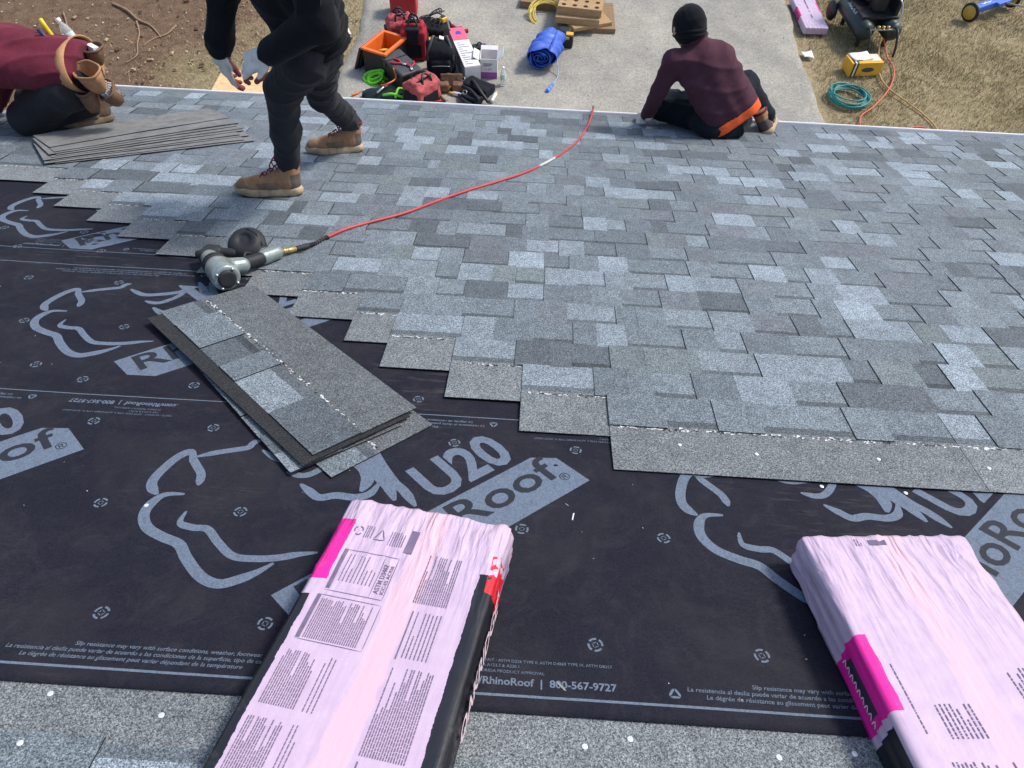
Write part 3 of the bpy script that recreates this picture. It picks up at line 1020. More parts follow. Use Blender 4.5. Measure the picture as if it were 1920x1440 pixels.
def bottle(label, M, group=None):
    t = thing('water_bottle', label, 'bottle', M, group)
    MB().lathe([(0.028, 0), (0.033, 0.006), (0.033, 0.055), (0.030, 0.06), (0.033, 0.066), (0.033, 0.145), (0.026, 0.175), (0.0135, 0.195), (0.0125, 0.21)], 18).build('body', CLEAR, t, True)
    MB().lathe([(0.0336, 0.075), (0.0337, 0.078), (0.0337, 0.132), (0.0336, 0.135)], 18).build('paper_band', simple('bottle_band', (0.5, 0.62, 0.58), 0.6, 0.3, 0.4, 50), t, True)
    MB().lathe([(0.0155, 0.205), (0.016, 0.207), (0.016, 0.222), (0.0145, 0.225)], 14).build('cap', WHITEP, t, True)
    return t


def tool_bag(name, label, M, w, d, h, main, dark, gape=0.0, flap=False, seed=1):
    """a soft open-mouth bag: sagging body, zipped mouth, two handles, end pockets"""
    t = thing(name, label, 'bag', M)
    solid('body', [('b', (0, 0, h * 0.42), (w / 2, d / 2, h * 0.42), None, 0.04), ('b', (0, 0, h * 0.75), (w * 0.44, d * 0.28, h * 0.22), None, 0.03)], main, t, 0.014, 0.05, fold=(0.016, 18, seed))
    for s in (-1, 1):
        solid('end_pocket', [('b', (s * w * 0.5, 0, h * 0.32), (0.03, d * 0.36, h * 0.28), None, 0.02)], dark, t, 0.013, 0.02, fold=(0.01, 22, seed + 3))
        P_ = spline([(-w * 0.2, s * d * 0.36, h * 0.62), (-w * 0.17, s * d * 0.3, h * 0.98), (-w * 0.05, s * d * 0.16, h * 1.13), (w * 0.05, s * d * 0.16, h * 1.13), (w * 0.17, s * d * 0.3, h * 0.98), (w * 0.2, s * d * 0.36, h * 0.62)], 5)
        MB().tube(P_, 0.014, 7).build('handle', BLACK, t, True)
        P_ = spline([(-w * 0.45, s * 0.012, h * 0.86), (-w * 0.2, s * (0.02 + gape), h * 0.98), (w * 0.2, s * (0.02 + gape), h * 0.985), (w * 0.45, s * 0.012, h * 0.86)], 5)
        MB().tube(P_, 0.012, 6).build('zip_edge', dark, t, True)
        MB().box((0, s * d * 0.505, h * 0.3), (w * 0.6, 0.018, h * 0.36)).build('front_pocket', dark, t)
    if flap:
        solid('flap', [('b', (0, -d * 0.18, h * 0.9), (w * 0.27, d * 0.42, 0.018), None, 0.012), ('b', (0, -d * 0.55, h * 0.72), (w * 0.24, 0.02, h * 0.2), None, 0.012)], BLKCLOTH, t, 0.012, 0.03, fold=(0.008, 20, seed))
    return t


# red fuel can
t = thing('fuel_can', 'red plastic fuel can standing behind the tool bags', 'can', GM(-2.1, 11.05, DZ, 0.05))
solid('body', [('b', (0, 0, 0.2), (0.2, 0.15, 0.2), None, 0.045)], RED, t, 0.014, 0.02)
for s in (-1, 1):
    MB().box((s * 0.1, -0.149, 0.2), (0.03, 0.012, 0.26)).build('rib', RED, t)
MB().tube(spline([(-0.14, 0, 0.37), (-0.13, 0, 0.455), (0.0, 0, 0.47), (0.06, 0, 0.455), (0.08, 0, 0.38)], 5), 0.018, 8).build('handle', RED, t, True)
MB().lathe([(0.035, 0.385), (0.036, 0.43), (0.03, 0.44)], 14).build('cap', BLACK, t, True, Matrix.Translation((0.145, 0, 0)))

# orange tool case with its lid thrown open
t = thing('tool_case', 'orange lined black tool case with its lid thrown open, tools inside', 'tool box', GM(-2.12, 9.5, DZ, math.radians(-24)))
w, d, h, th = 0.36, 0.52, 0.33, 0.02
mb = MB()
mb.box((0, 0, 0.012), (w, d, 0.024))
for s in (-1, 1):
    mb.box((s * (w - th) / 2, 0, h / 2 + 0.01), (th, d, h - 0.03)); mb.box((0, s * (d - th) / 2, h / 2 + 0.011), (w - 2 * th - 0.002, th, h - 0.03))
mb.build('shell', BLACK, t)
mb = MB()
mb.box((0, 0, 0.05), (w - 2 * th - 0.004, d - 2 * th - 0.004, 0.01))
for s in (-1, 1):
    mb.box((s * (w / 2 - th - 0.006), 0, h / 2 + 0.03), (0.01, d - 2 * th - 0.004, h - 0.05)); mb.box((0, s * (d / 2 - th - 0.006), h / 2 + 0.031), (w - 2 * th - 0.03, 0.01, h - 0.05))
mb.build('orange_lining', ORANGE, t)
mb = MB()
for s in (-1, 1):
    mb.box((s * (w / 2 - 0.008), 0, h + 0.008), (0.045, d + 0.02, 0.028)); mb.box((0, s * (d / 2 - 0.008), h + 0.007), (w - 0.06, 0.045, 0.026))
mb.build('rim', ORANGE, t)
lid = MB().at(Matrix.Translation((-w / 2 - 0.02, 0, h)) @ Matrix.Rotation(math.radians(-68), 4, 'Y'))
lid.box((-0.2, 0, 0.012), (0.38, d, 0.03)); lid.box((-0.2, 0, -0.012), (0.30, d - 0.08, 0.03)); lid.mat = 1; lid.box((-0.2, 0, 0.031), (0.37, d - 0.012, 0.008))
lo = lid.build('lid', [BLACK, PINKCARD], t)
MB().at(lid.M).tube(spline([(-0.2, -0.1, -0.03), (-0.2, -0.08, -0.06), (-0.2, 0.08, -0.06), (-0.2, 0.1, -0.03)], 4), 0.012, 6).build('handle', DKGREY, lo, True)
for i, (p, q_, r, m) in enumerate((((-0.1, -0.16, 0.10), (0.09, 0.14, 0.14), 0.035, BLACK), ((-0.05, 0.16, 0.16), (-0.11, 0.0, 0.2), 0.022, YELLOW), ((0.07, -0.15, 0.08), (0.11, 0.16, 0.09), 0.03, DKGREY))):
    k = MB().tube([p, tuple((a + b) / 2 for a, b in zip(p, q_)), q_], [r * 0.7, r, r * 0.8], 8).build('hand_tool', m, None, True); k.matrix_world = t.matrix_basis.copy()
    tag(k, ('black power tool lying in the orange tool case', 'yellow tool grip sticking up in the orange tool case', 'grey tool along the wall of the orange tool case')[i], 'tool')

tool_bag('tool_bag', 'tall faded red and black tool bag behind the orange case', GM(-2.02, 10.15, DZ, 0.35), 0.36, 0.3, 0.42, PINKCLOTH, BLKCLOTH, 0.02, seed=2)
tool_bag('tool_bag', 'bright red tool backpack with a black strap flap down its front', GM(-1.77, 9.82, DZ, 0.08), 0.34, 0.3, 0.5, REDCLOTH, BLKCLOTH, 0.0, True, seed=5)
tool_bag('tool_bag', 'faded red open-mouth tool bag standing closest to the eave', GM(-1.53, 8.74, DZ, 0.95), 0.42, 0.32, 0.34, PINKCLOTH, BLKCLOTH, 0.05, seed=8)

# black tool box with pliers on the lid
t = thing('tool_box', 'long black tool box with red handled cutters lying on its lid', 'tool box', GM(-1.85, 9.12, DZ, math.radians(-52)))
solid('body', [('b', (0, 0, 0.13), (0.3, 0.15, 0.13), None, 0.02)], BLACK, t, 0.012, 0.01)
solid('lid', [('b', (0, 0, 0.28), (0.305, 0.155, 0.026), None, 0.014)], DKGREY, t, 0.011, 0.01)
MB().box((-0.1, 0, 0.309), (0.012, 0.29, 0.008)).build('lid_rib', BLACK, t)
for s in (-1, 1): MB().box((s * 0.16, -0.158, 0.235), (0.05, 0.014, 0.06)).build('latch', DKGREY, t)
for i, (x, y, a, lab) in enumerate(((0.06, -0.03, 0.5, 'red handled cutters lying open on the long black box'), (0.21, 0.04, -0.4, 'red handled wrench at the end of the long black box'))):
    k = thing('pliers', lab, 'pliers', t.matrix_basis @ Matrix.Translation((x, y, 0.318)) @ Matrix.Rotation(a, 4, 'Z'))
    for s in (-1, 1):
        MB().tube(spline([(-0.13, s * 0.05, 0), (-0.06, s * 0.045, 0.004), (0.0, s * 0.006, 0.004)], 5), 0.013, 7).build('grip', RED, k, True)
        MB().tube([(0, s * 0.004, 0.004), (0.05, -s * 0.012, 0.004), (0.085, -s * 0.003, 0.004)], [0.012, 0.011, 0.005], 6).build('jaw', STEEL, k, True)

# organiser pouch with yellow tools
t = thing('tool_pouch', 'open black organiser bag stuffed with cords beside the red backpack', 'bag', GM(-1.58, 10.38, DZ, -0.3))
solid('body', [('b', (0, 0, 0.1), (0.22, 0.17, 0.1), None, 0.04)], BLKCLOTH, t, 0.014, 0.03, fold=(0.025, 20, 3))
for i in range(5):
    MB().tube(spline([(-0.2 + 0.08 * i, -0.12, 0.18), (-0.15 + 0.07 * i, -0.02, 0.26 + 0.02 * (i % 2)), (-0.12 + 0.06 * i, 0.1, 0.2)], 5), 0.012, 6).build('strap', BLACK, t, True)
MB().tube(spline([(-0.2, 0.12, 0.15), (0, 0.2, 0.25), (0.2, 0.12, 0.15)], 6), 0.012, 6).build('handle', DKGREY, t, True)
for i, (x, y, z, a, lab) in enumerate(((-1.55, 10.13, 0.06, 0.2, 'yellow cordless battery lying in front of the organiser bag'), (-1.44, 10.42, 0.24, 0.9, 'small yellow tool on top of the organiser bag'))):
    k = thing('battery' if i == 0 else 'tape_measure', lab, 'battery' if i == 0 else 'tape', GM(x, y, DZ + z - 0.06, a))
    solid('case', [('b', (0, 0, 0.055), (0.085 - 0.03 * i, 0.06 - 0.015 * i, 0.05 - 0.01 * i), None, 0.02)], YELLOW, k, 0.009, 0.01)
    MB().box((0, 0, 0.105 - 0.012 * i), (0.07, 0.05, 0.016)).build('black_top', BLACK, k)
t = thing('safety_strap', 'crumpled red safety strap behind the pink carton', 'strap', GM(-1.32, 10.5, DZ))
for i, P_ in enumerate(([(-0.15, -0.1, 0.02), (-0.05, 0.05, 0.09), (0.1, 0.02, 0.03), (0.22, 0.06, 0.02)], [(-0.12, 0.06, 0.02), (0, -0.06, 0.08), (0.12, 0.08, 0.05)], [(-0.1, -0.14, 0.015), (0.02, -0.1, 0.05), (0.12, -0.14, 0.015)])):
    MB().tube(spline(P_, 6), 0.03 - 0.005 * i, 6).build('webbing', REDCLOTH, t, True)
t = thing('work_gloves', 'red and white work gloves dropped beside the red backpack', 'gloves', GM(-1.55, 9.95, DZ, 0.4))
solid('red_glove', [('b', (0, 0, 0.03), (0.08, 0.055, 0.025), None, 0.02), ('c', (0.06, 0.03, 0.03), (0.15, 0.05, 0.02), 0.018, 0.014), ('c', (0.06, 0, 0.03), (0.16, 0, 0.02), 0.018, 0.014), ('c', (0.06, -0.03, 0.03), (0.15, -0.05, 0.02), 0.018, 0.014)], RED, t, 0.009, 0.012)
solid('white_glove', [('b', (-0.07, -0.09, 0.03), (0.07, 0.05, 0.025), None, 0.02), ('c', (-0.1, -0.13, 0.03), (-0.12, -0.2, 0.02), 0.018, 0.014), ('c', (-0.05, -0.13, 0.03), (-0.06, -0.21, 0.02), 0.018, 0.014)], CARD, t, 0.009, 0.012)

g = random.Random(17)
for i, (x, y, lab) in enumerate(((-1.62, 10.62, 'tangle of black cord behind the organiser bag'), (-1.42, 10.2, 'loose black cord between backpack and organiser bag'), (-1.98, 8.98, 'black cord tangled over the dark harness'))):
    P_ = [(0.16 * math.cos(k_ * 1.1 + i) * g.uniform(0.5, 1.2), 0.13 * math.sin(k_ * 1.3) * g.uniform(0.5, 1.2), 0.02 + (0.10 if i < 2 else 0.12) * g.random()) for k_ in range(12)]
    tag(MB().tube(spline(P_, 6), 0.0085, 6).build('cord_tangle', BLACK, None, True, GM(x, y, DZ + (0.12 if i == 0 else 0.0))), lab, 'cord', 'cords among the tools')
t = thing('red_case', 'small red case wedged behind the black backpack', 'case', GM(-1.27, 10.12, DZ, 0.3))
solid('body', [('b', (0, 0, 0.075), (0.13, 0.07, 0.075), None, 0.015)], RED, t, 0.012, 0.01); MB().tube(spline([(-0.05, 0, 0.145), (-0.04, 0, 0.18), (0.04, 0, 0.18), (0.05, 0, 0.145)], 4), 0.009, 6).build('handle', BLACK, t, True)
for i, (x, y, rz, lab, m) in enumerate(((-1.3, 8.72, 0.4, 'thin red handled screwdriver lying at the eave by the red bag', RED), (-1.0, 9.06, 1.2, 'black marker lying beside the tool belt', BLACK), (-2.4, 8.8, 0.8, 'orange handled knife lying left of the harness', ORANGE))):
    t = thing('hand_tool', lab, 'tool', GM(x, y, DZ + 0.014, rz))
    MB().tube([(-0.09, 0, 0), (-0.085, 0, 0), (0.0, 0, 0), (0.02, 0, 0)], [0.008, 0.014, 0.013, 0.008], 8).build('grip', m, t, True); MB().tube([(0.02, 0, 0), (0.11, 0, 0), (0.12, 0, 0)], [0.005, 0.005, 0.003], 6).build('blade', STEEL, t, True)

# black backpack
t = thing('backpack', 'black backpack slumped against the long pink and white carton', 'backpack', GM(-1.36, 9.45, DZ, 0.1))
solid('body', [('b', (0, 0, 0.2), (0.19, 0.15, 0.2), None, 0.09), ('b', (0, 0.02, 0.36), (0.14, 0.1, 0.08), None, 0.06)], BLKCLOTH, t, 0.013, 0.05, fold=(0.016, 16, 4))
solid('front_pocket', [('b', (0, -0.15, 0.14), (0.14, 0.05, 0.12), None, 0.045)], BLKCLOTH, t, 0.012, 0.03, fold=(0.01, 20, 6))
for s in (-1, 1): MB().tube(spline([(s * 0.08, 0.1, 0.44), (s * 0.1, 0.0, 0.475), (s * 0.15, -0.1, 0.36), (s * 0.17, -0.12, 0.22)], 5), 0.017, 6).build('shoulder_strap', DKGREY, t, True)
MB().tube(spline([(-0.12, -0.2, 0.19), (0, -0.212, 0.2), (0.12, -0.2, 0.19)], 5), 0.005, 5).build('zip', STEEL, t, True)
MB().box((0.02, 0.02, 0.465), (0.06, 0.07, 0.012), Matrix.Rotation(0.3, 3, 'Y')).build('white_tag', WHITEP, t)

# long carton
t = thing('long_carton', 'long pink and white cardboard carton lying beside the backpack', 'carton', GM(-1.07, 9.68, DZ, math.radians(18.5)))
mb = MB(); mb.box((0, 0, 0.125), (0.22, 1.04, 0.25)); mb.build('carton_body', GREYCARD, t)
MB().box((0, -0.17, 0.252), (0.216, 0.69, 0.004)).build('white_face', CARD, t)
MB().box((0, 0.35, 0.253), (0.216, 0.335, 0.004)).build('pink_face', PINKCARD, t)
MB().box((0, -0.5225, 0.125), (0.214, 0.004, 0.244)).build('white_end', CARD, t)
mb = MB(); mb.add([(-0.04, 0.33, 0.2565), (0.045, 0.33, 0.2565), (0.04, 0.40, 0.2565), (0.0, 0.43, 0.2565), (-0.03, 0.39, 0.2565)], [(0, 1, 2, 3, 4)]); mb.build('printed_logo', BLUEINK, t)
mb = MB(); zf = lambda u, v: 0.2555
for i in range(11):
    line(mb, zf, -0.08, -0.08 + 0.05 * (1 + (i * 7) % 3), 0.1 - 0.055 * i, 0.014)
tag(mb.build('printed_lines', DARKINK, t), kind='stuff')
mb = MB(); mb.box((-0.10, 0.53, 0.27), (0.02, 0.16, 0.12), Matrix.Rotation(0.5, 3, 'X')); mb.build('end_flap', GREYCARD, t)

# small carton with purple band
t = thing('nail_carton', 'small open white carton with a purple band on its front', 'carton', GM(-0.71, 9.48, DZ, 0.03))
w, d, h = 0.235, 0.26, 0.27
mb = MB()
for s in (-1, 1):
    mb.box((s * (w / 2 - 0.003), 0, h / 2), (0.006, d, h)); mb.box((0, s * (d / 2 - 0.003), h / 2), (w - 0.0125, 0.006, h))
mb.box((0, 0, 0.006), (w - 0.013, d - 0.013, 0.008)); mb.build('carton_body', CARD, t)
MB().box((0, -d / 2 - 0.002, 0.045), (w - 0.004, 0.004, 0.085)).build('purple_band', PURPLE, t)
for (c, r, ax3) in (((-0.16, 0, 0.265), 0.5, 'Y'), ((0.15, -0.03, 0.3), -0.7, 'Y'), ((0, 0.17, 0.26), 0.4, 'X')):
    MB().box(c, (0.11, d * 0.9, 0.004) if ax3 == 'Y' else (w, 0.1, 0.004), Matrix.Rotation(r, 3, ax3)).build('flap', CARD, t)
mb = MB().at(Matrix.Translation((0, -d / 2 - 0.0015, 0)) @ Matrix.Rotation(math.pi / 2, 4, 'X'))
put_text(mb, '1 1/4', (-0.05, 0.115), 0, 0.032, None, lambda u, v: 0.0012)
line(mb, lambda u, v: 0.0012, -0.07, 0.03, 0.18, 0.012); line(mb, lambda u, v: 0.0012, -0.07, 0.05, 0.205, 0.012); tag(mb.build('printed_text', DARKINK, t), kind='stuff')
k = thing('black_case', 'dark flat case standing behind the purple banded carton', 'case', GM(-0.86, 9.72, DZ, 0.2))
solid('body', [('b', (0, 0, 0.13), (0.1, 0.06, 0.13), None, 0.02)], BLACK, k, 0.012, 0.01); MB().tube(spline([(-0.05, 0, 0.25), (0, 0, 0.3), (0.05, 0, 0.25)], 5), 0.01, 6).build('handle', BLACK, k, True)
bottle('clear water bottle standing alone on the driveway beside the purple banded carton', GM(-0.5, 9.2, DZ) @ Matrix.Scale(1.15, 4))

# lime straps and harness
t = thing('ratchet_strap', 'coiled lime green strap lying left of the black tool box', 'strap', GM(-2.22, 9.12, DZ))
for i in range(5):
    c = (0.03 * math.sin(2.3 * i), 0.03 * math.cos(3.1 * i), 0.03 + 0.012 * i); A = 0.3 * i
    P_ = [(c[0] + (0.1 + 0.015 * (i % 3)) * math.cos(w_) , c[1] + 0.07 * math.sin(w_), c[2] + 0.05 * math.sin(w_ + A)) for w_ in [k_ * 2 * math.pi / 14 for k_ in range(14)]]
    MB().tube([Vector(p) for p in P_], 0.017, 6, True, True).build('loop', LIME, t, True)
MB().tube(spline([(0.08, -0.04, 0.03), (0.16, -0.02, 0.05), (0.2, 0.05, 0.03)], 5), 0.018, 6).build('tail', LIME, t, True)
t = thing('safety_harness', 'dark safety harness with lime green straps heaped at the eave', 'harness', GM(-1.98, 8.74, DZ))
solid('pad', [('e', (0, 0, 0.06), (0.24, 0.13, 0.07)), ('e', (-0.22, -0.02, 0.05), (0.13, 0.12, 0.07))], simple('dark_teal_cloth', (0.02, 0.032, 0.036), 0.9, 0.1, 0.2, 15), t, 0.013, 0.05, fold=(0.03, 18, 9))
for i, (P_, m) in enumerate((([(-0.1, 0.1, 0.12), (0.0, 0.0, 0.2), (0.1, 0.12, 0.22), (0.06, 0.22, 0.3)], ORANGE), ([(-0.05, -0.1, 0.1), (0.08, -0.12, 0.14), (0.2, -0.08, 0.08), (0.34, -0.02, 0.05)], LIME), ([(0.12, -0.14, 0.1), (0.14, -0.02, 0.15), (0.18, 0.05, 0.12)], LIME), ([(-0.12, -0.1, 0.13), (-0.05, -0.02, 0.16), (-0.02, 0.1, 0.12)], STEEL))):
    MB().tube(spline(P_, 5), 0.016 if i else 0.01, 6).build('webbing', m, t, True)

# leather pouch, tool belt, tubes
t = thing('leather_pouch', 'worn brown leather tool pouch lying open on the driveway', 'pouch', GM(-1.2, 8.98, DZ, 0.1))
solid('back_panel', [('b', (0.03, 0.08, 0.09), (0.15, 0.012, 0.1), [[1, 0, 0], [0, 0.9, 0.4], [0, -0.4, 0.9]], 0.01)], LEATHER, t, 0.01, 0.02, fold=(0.01, 15, 2))
for x in (-0.08, 0.11):
    solid('pocket', [('b', (x, 0.0, 0.06), (0.075, 0.06, 0.065), None, 0.03)], LEATHER, t, 0.01, 0.02, fold=(0.014, 20, 3))
MB().tube(spline([(-0.15, 0.05, 0.08), (-0.17, -0.08, 0.1), (-0.1, -0.2, 0.03), (-0.05, -0.26, 0.02)], 5), 0.02, 6).build('strap', LEATHER, t, True)
t = thing('tool_belt', 'black tool belt with steel buckles heaped at the eave', 'belt', GM(-0.86, 8.93, DZ, -0.5))
solid('pouch', [('b', (0.0, 0.1, 0.06), (0.19, 0.12, 0.06), None, 0.03), ('b', (0.06, -0.16, 0.05), (0.15, 0.08, 0.05), None, 0.03)], BLKCLOTH, t, 0.012, 0.03, fold=(0.02, 17, 5))
for i, P_ in enumerate(([(-0.25, 0.1, 0.04), (-0.15, -0.05, 0.1), (0.02, -0.12, 0.13), (0.2, -0.2, 0.1)], [(-0.2, 0.2, 0.03), (-0.05, 0.05, 0.15), (0.1, -0.05, 0.14), (0.28, -0.1, 0.04)], [(-0.15, -0.15, 0.03), (0, -0.27, 0.06), (0.2, -0.28, 0.03)])):
    MB().tube(spline(P_, 6), 0.022, 6).build('strap', BLACK, t, True)
for x, y in ((-0.02, -0.2), (-0.22, 0.05)):
    MB().tube([Vector((x + 0.03 * math.cos(a_), y + 0.02 * math.sin(a_), 0.13 + 0.02 * math.sin(a_))) for a_ in [j_ * 0.785 for j_ in range(8)]], 0.005, 5, True, True).build('buckle', STEEL, t, True)
for x, y, rz, lab, mA, mB_ in ((-0.6, 8.85, 1.35, 'pale caulking tube with a yellow cap standing by the eave', simple('grey_tube', (0.55, 0.57, 0.56), 0.5, 0.4, 0.1, 20), YELLOW), (-1.06, 8.87, 2.9, 'yellow and white glue tube lying beside the leather pouch', CARD, YELLOW), (-1.1, 8.98, 2.75, 'yellow and black screwdriver lying beside the leather pouch', BLACK, YELLOW)):
    t = thing('caulk_tube' if 'screw' not in lab else 'screwdriver', lab, 'tube' if 'screw' not in lab else 'screwdriver', GM(x, y, DZ + 0.03, rz))
    MB().tube([(-0.11, 0, 0), (-0.1, 0, 0), (0.08, 0, 0), (0.085, 0, 0)], [0.02, 0.026, 0.026, 0.02], 12).build('barrel', mA, t, True)
    MB().tube([(0.083, 0, 0), (0.12, 0, 0), (0.15, 0, 0)], [0.018, 0.014, 0.005], 10).build('nozzle', mB_, t, True)

# ------------------------------------------------------------------ timber pads, cable, tarp
def holed(mb, w, d, h, nx, ny, r):
    """block drilled through with round holes"""
    cx, cy = w / nx, d / ny
    for i in range(nx):
        for j in range(ny):
            ox, oy = -w / 2 + cx * (i + 0.5), -d / 2 + cy * (j + 0.5); N = 16
            for z, flip in ((h, False), (0, True)):
                ring = [(ox + r * math.cos(2 * math.pi * k / N + math.pi / 4), oy + r * math.sin(2 * math.pi * k / N + math.pi / 4), z) for k in range(N)]
                sq = []
                for k in range(N):
                    a = 2 * math.pi * k / N + math.pi / 4; c_, s_ = math.cos(a), math.sin(a); m_ = max(abs(c_), abs(s_))
                    sq.append((ox + cx / 2 * c_ / m_, oy + cy / 2 * s_ / m_, z))
                fs = [(k, (k + 1) % N, N + (k + 1) % N, N + k) for k in range(N)]
                mb.add(ring + sq, [f if flip else tuple(reversed(f)) for f in fs])
            mb.add([(ox + r * math.cos(2 * math.pi * k / N), oy + r * math.sin(2 * math.pi * k / N), z) for z in (h, 0) for k in range(N)], [(k, N + k, N + (k + 1) % N, (k + 1) % N) for k in range(N)])
    x, y = w / 2, d / 2
    for a, b in (((-x, -y), (x, -y)), ((x, -y), (x, y)), ((x, y), (-x, y)), ((-x, y), (-x, -y))):
        mb.add([(*a, 0), (*b, 0), (*b, h), (*a, h)], [(0, 1, 2, 3)])


for i, (x, y, z, rz, w, d, h, m, lab) in enumerate((
        (0.62, 11.12, 0.0, 0.02, 0.86, 0.8, 0.07, WOODD, 'dark weathered board lying flat under the timber stack'),
        (0.08, 11.62, 0.005, -0.12, 0.85, 0.6, 0.095, WOODD, 'left leaning board of the timber stack beside the yellow cable'),
        (0.60, 10.98, 0.073, 0.42, 0.62, 0.60, 0.05, WOOD, 'turned timber board sticking out near the bottom of the stack'),
        (0.50, 10.99, 0.126, -0.06, 0.64, 0.60, 0.09, WOOD, 'thick pale timber block in the middle of the stack'))):
    o = MB().prism([(-w / 2, -d / 2), (w / 2, -d / 2), (w / 2, d / 2), (-w / 2, d / 2)], 0, h, 0.006).build('timber_board', m, None, False, GM(x, y, DZ + z, rz))
    tag(o, lab, 'board')
mb = MB(); holed(mb, 0.64, 0.60, 0.11, 4, 4, 0.036)
tag(mb.build('drilled_block', WOOD, None, False, GM(0.54, 11.06, DZ + 0.219, -0.12)), 'timber block drilled with rows of round holes on top of the stack', 'block')


def coil(name, label, M, R1, n, r, mat, spread=0.03, oval=1.0, seed=1, cat='hose'):
    g_ = random.Random(seed); P_ = []
    for k in range(n * 24):
        a = 2 * math.pi * k / 24; q_ = k // 24
        rr = R1 + spread * math.sin(a * 0.37 + q_ * 2.1) + 0.012 * math.sin(2 * a + q_)
        P_.append(Vector((rr * math.cos(a) + 0.012 * math.sin(q_ * 4), rr * oval * math.sin(a) + 0.014 * math.cos(q_ * 5), r + (q_ * 1.1 * r) * (0.55 + 0.4 * math.sin(a * 0.5 + q_)))))
    o = MB().tube(P_, r, 7).build(name, mat, None, True, M)
    return tag(o, label, cat)


coil('cable_coil', 'coil of yellow cable hung against the timber stack', GM(0.04, 11.12, DZ + 0.03, 0.2) @ Matrix.Rotation(0.5, 4, 'X'), 0.24, 9, 0.008, simple('yellow_cable', (0.72, 0.55, 0.12), 0.5, 0.4, 0.12, 9), 0.035, 1.0, 2, 'cable')
coil('hose_coil', 'coil of teal green air hose on the dry lawn', GM(4.19, 9.37, 0.01, 0.3), 0.235, 10, 0.0095, simple('teal_hose', (0.035, 0.24, 0.225), 0.45, 0.4, 0.18, 9), 0.03, 1.05, 5)

TARP = simple('blue_tarp', (0.035, 0.10, 0.47), 0.5, 0.4, 0.22, 14, bump=0.6, bsc=30)
t = thing('tarp_roll', 'rolled blue tarp tied with pale cord on the driveway', 'tarp', GM(-0.02, 9.62, DZ, -0.12))
vs, fs = [], []; NT, NL = 150, 22
for j in range(NL + 1):
    yy = 0.62 * j / NL
    for k in range(NT):
        a = 2 * math.pi * 5.2 * k / NT; rr = 0.018 + 0.155 * k / NT
        wob = 1 + 0.10 * math.sin(3 * a + 4 * yy) * (k / NT) + 0.26 * noise.noise(Vector((a * 0.9, yy * 9, 2))) + 0.12 * noise.noise(Vector((a * 2.6, yy * 22, 5)))
        sag = 0.86 if math.sin(a) < 0 else 1.0
        tap = 1 + 0.16 * math.sin(yy * 5.0 + 0.4) - 0.25 * max(0, yy - 0.4)
        vs.append((rr * wob * tap * math.cos(a) * 1.12 + 0.10 * yy, yy + 0.05 * math.sin(a * 1.3) * k / NT + 0.012 * noise.noise(Vector((a, k * 0.1, j))), 0.165 + rr * wob * sag * tap * math.sin(a)))
for j in range(NL):
    for k in range(NT - 1): fs.append((j * NT + k, j * NT + k + 1, (j + 1) * NT + k + 1, (j + 1) * NT + k))
o = MB().add(vs, fs).build('rolled_sheet', TARP, t, True)
md = o.modifiers.new('thickness', 'SOLIDIFY'); md.thickness = 0.006
CORD = simple('pale_blue_cord', (0.32, 0.42, 0.62), 0.7, 0.3, 0.3, 40)
MB().tube(spline([(0.2, 0.2, 0.24), (0.235, 0.05, 0.12), (0.27, -0.1, 0.02), (0.25, -0.25, 0.012), (0.22, -0.4, 0.012)], 6), [0.008] * 12 + [0.006] * 12 + [0.008], 6).build('cord', CORD, t, True)
solid('frayed_end', [('c', (0.24, -0.3, 0.015), (0.19, -0.5, 0.012), 0.012, 0.03)], simple('frayed_blue_cord', (0.12, 0.25, 0.62), 0.8, 0.2, 0.5, 60), t, 0.007, 0.01, fold=(0.014, 60, 2))
t = thing('cordless_tool', 'black and yellow cordless tool beside the blue tarp', 'tool', GM(0.36, 10.3, DZ, -0.1))
solid('body', [('b', (0, 0, 0.09), (0.075, 0.06, 0.09), None, 0.02), ('b', (-0.06, 0.13, 0.12), (0.09, 0.08, 0.07), None, 0.03)], BLACK, t, 0.011, 0.02)
MB().box((0.02, -0.005, 0.186), (0.10, 0.08, 0.022)).build('yellow_top', YELLOW, t); MB().box((-0.01, -0.062, 0.15), (0.06, 0.012, 0.035)).build('yellow_trim', YELLOW, t)

# plywood below the eave
o = MB().prism([(-0.55, -0.65), (0.55, -0.6), (0.5, 0.62), (-0.5, 0.55)], 0, 0.013).build('plywood_sheet', PLYW, None, False, GM(-3.8, 8.65, 0.02, 0.04))
tag(o, 'bare plywood sheet lying on the ground below the eave', 'plywood')
o = MB().prism([(-0.2, -0.06), (0.2, -0.06), (0.2, 0.06), (-0.2, 0.06)], 0, 0.05, 0.004).build('timber_offcut', WOOD, None, False, GM(-3.02, 8.72, 0.02, 1.1)); tag(o, 'short timber offcut on the ground beside the plywood', 'timber')
mb = MB(); vs = []
for j in range(7):
    for i in range(7): vs.append(((i / 6 - 0.5) * 0.15, (j / 6 - 0.5) * 0.17, 0.012 + 0.012 * math.sin(i * 0.7) * math.cos(j * 0.5)))
mb.add(vs, [(j * 7 + i, j * 7 + i + 1, j * 7 + i + 8, j * 7 + i + 7) for j in range(6) for i in range(6)])
o = mb.build('paper_sheet', PAPER, None, True, GM(3.83, 10.42, 0.03, 0.1)); tag(o, 'white sheet of paper lying at the driveway edge', 'paper'); md = o.modifiers.new('thickness', 'SOLIDIFY'); md.thickness = 0.001
mb = MB(); vs = [((i / 4 - 0.5) * 0.13, (j / 4 - 0.5) * 0.18, 0.02 + 0.02 * math.sin(i * 0.9 + j)) for j in range(5) for i in range(5)]
mb.add(vs, [(j * 5 + i, j * 5 + i + 1, j * 5 + i + 6, j * 5 + i + 5) for j in range(4) for i in range(4)])
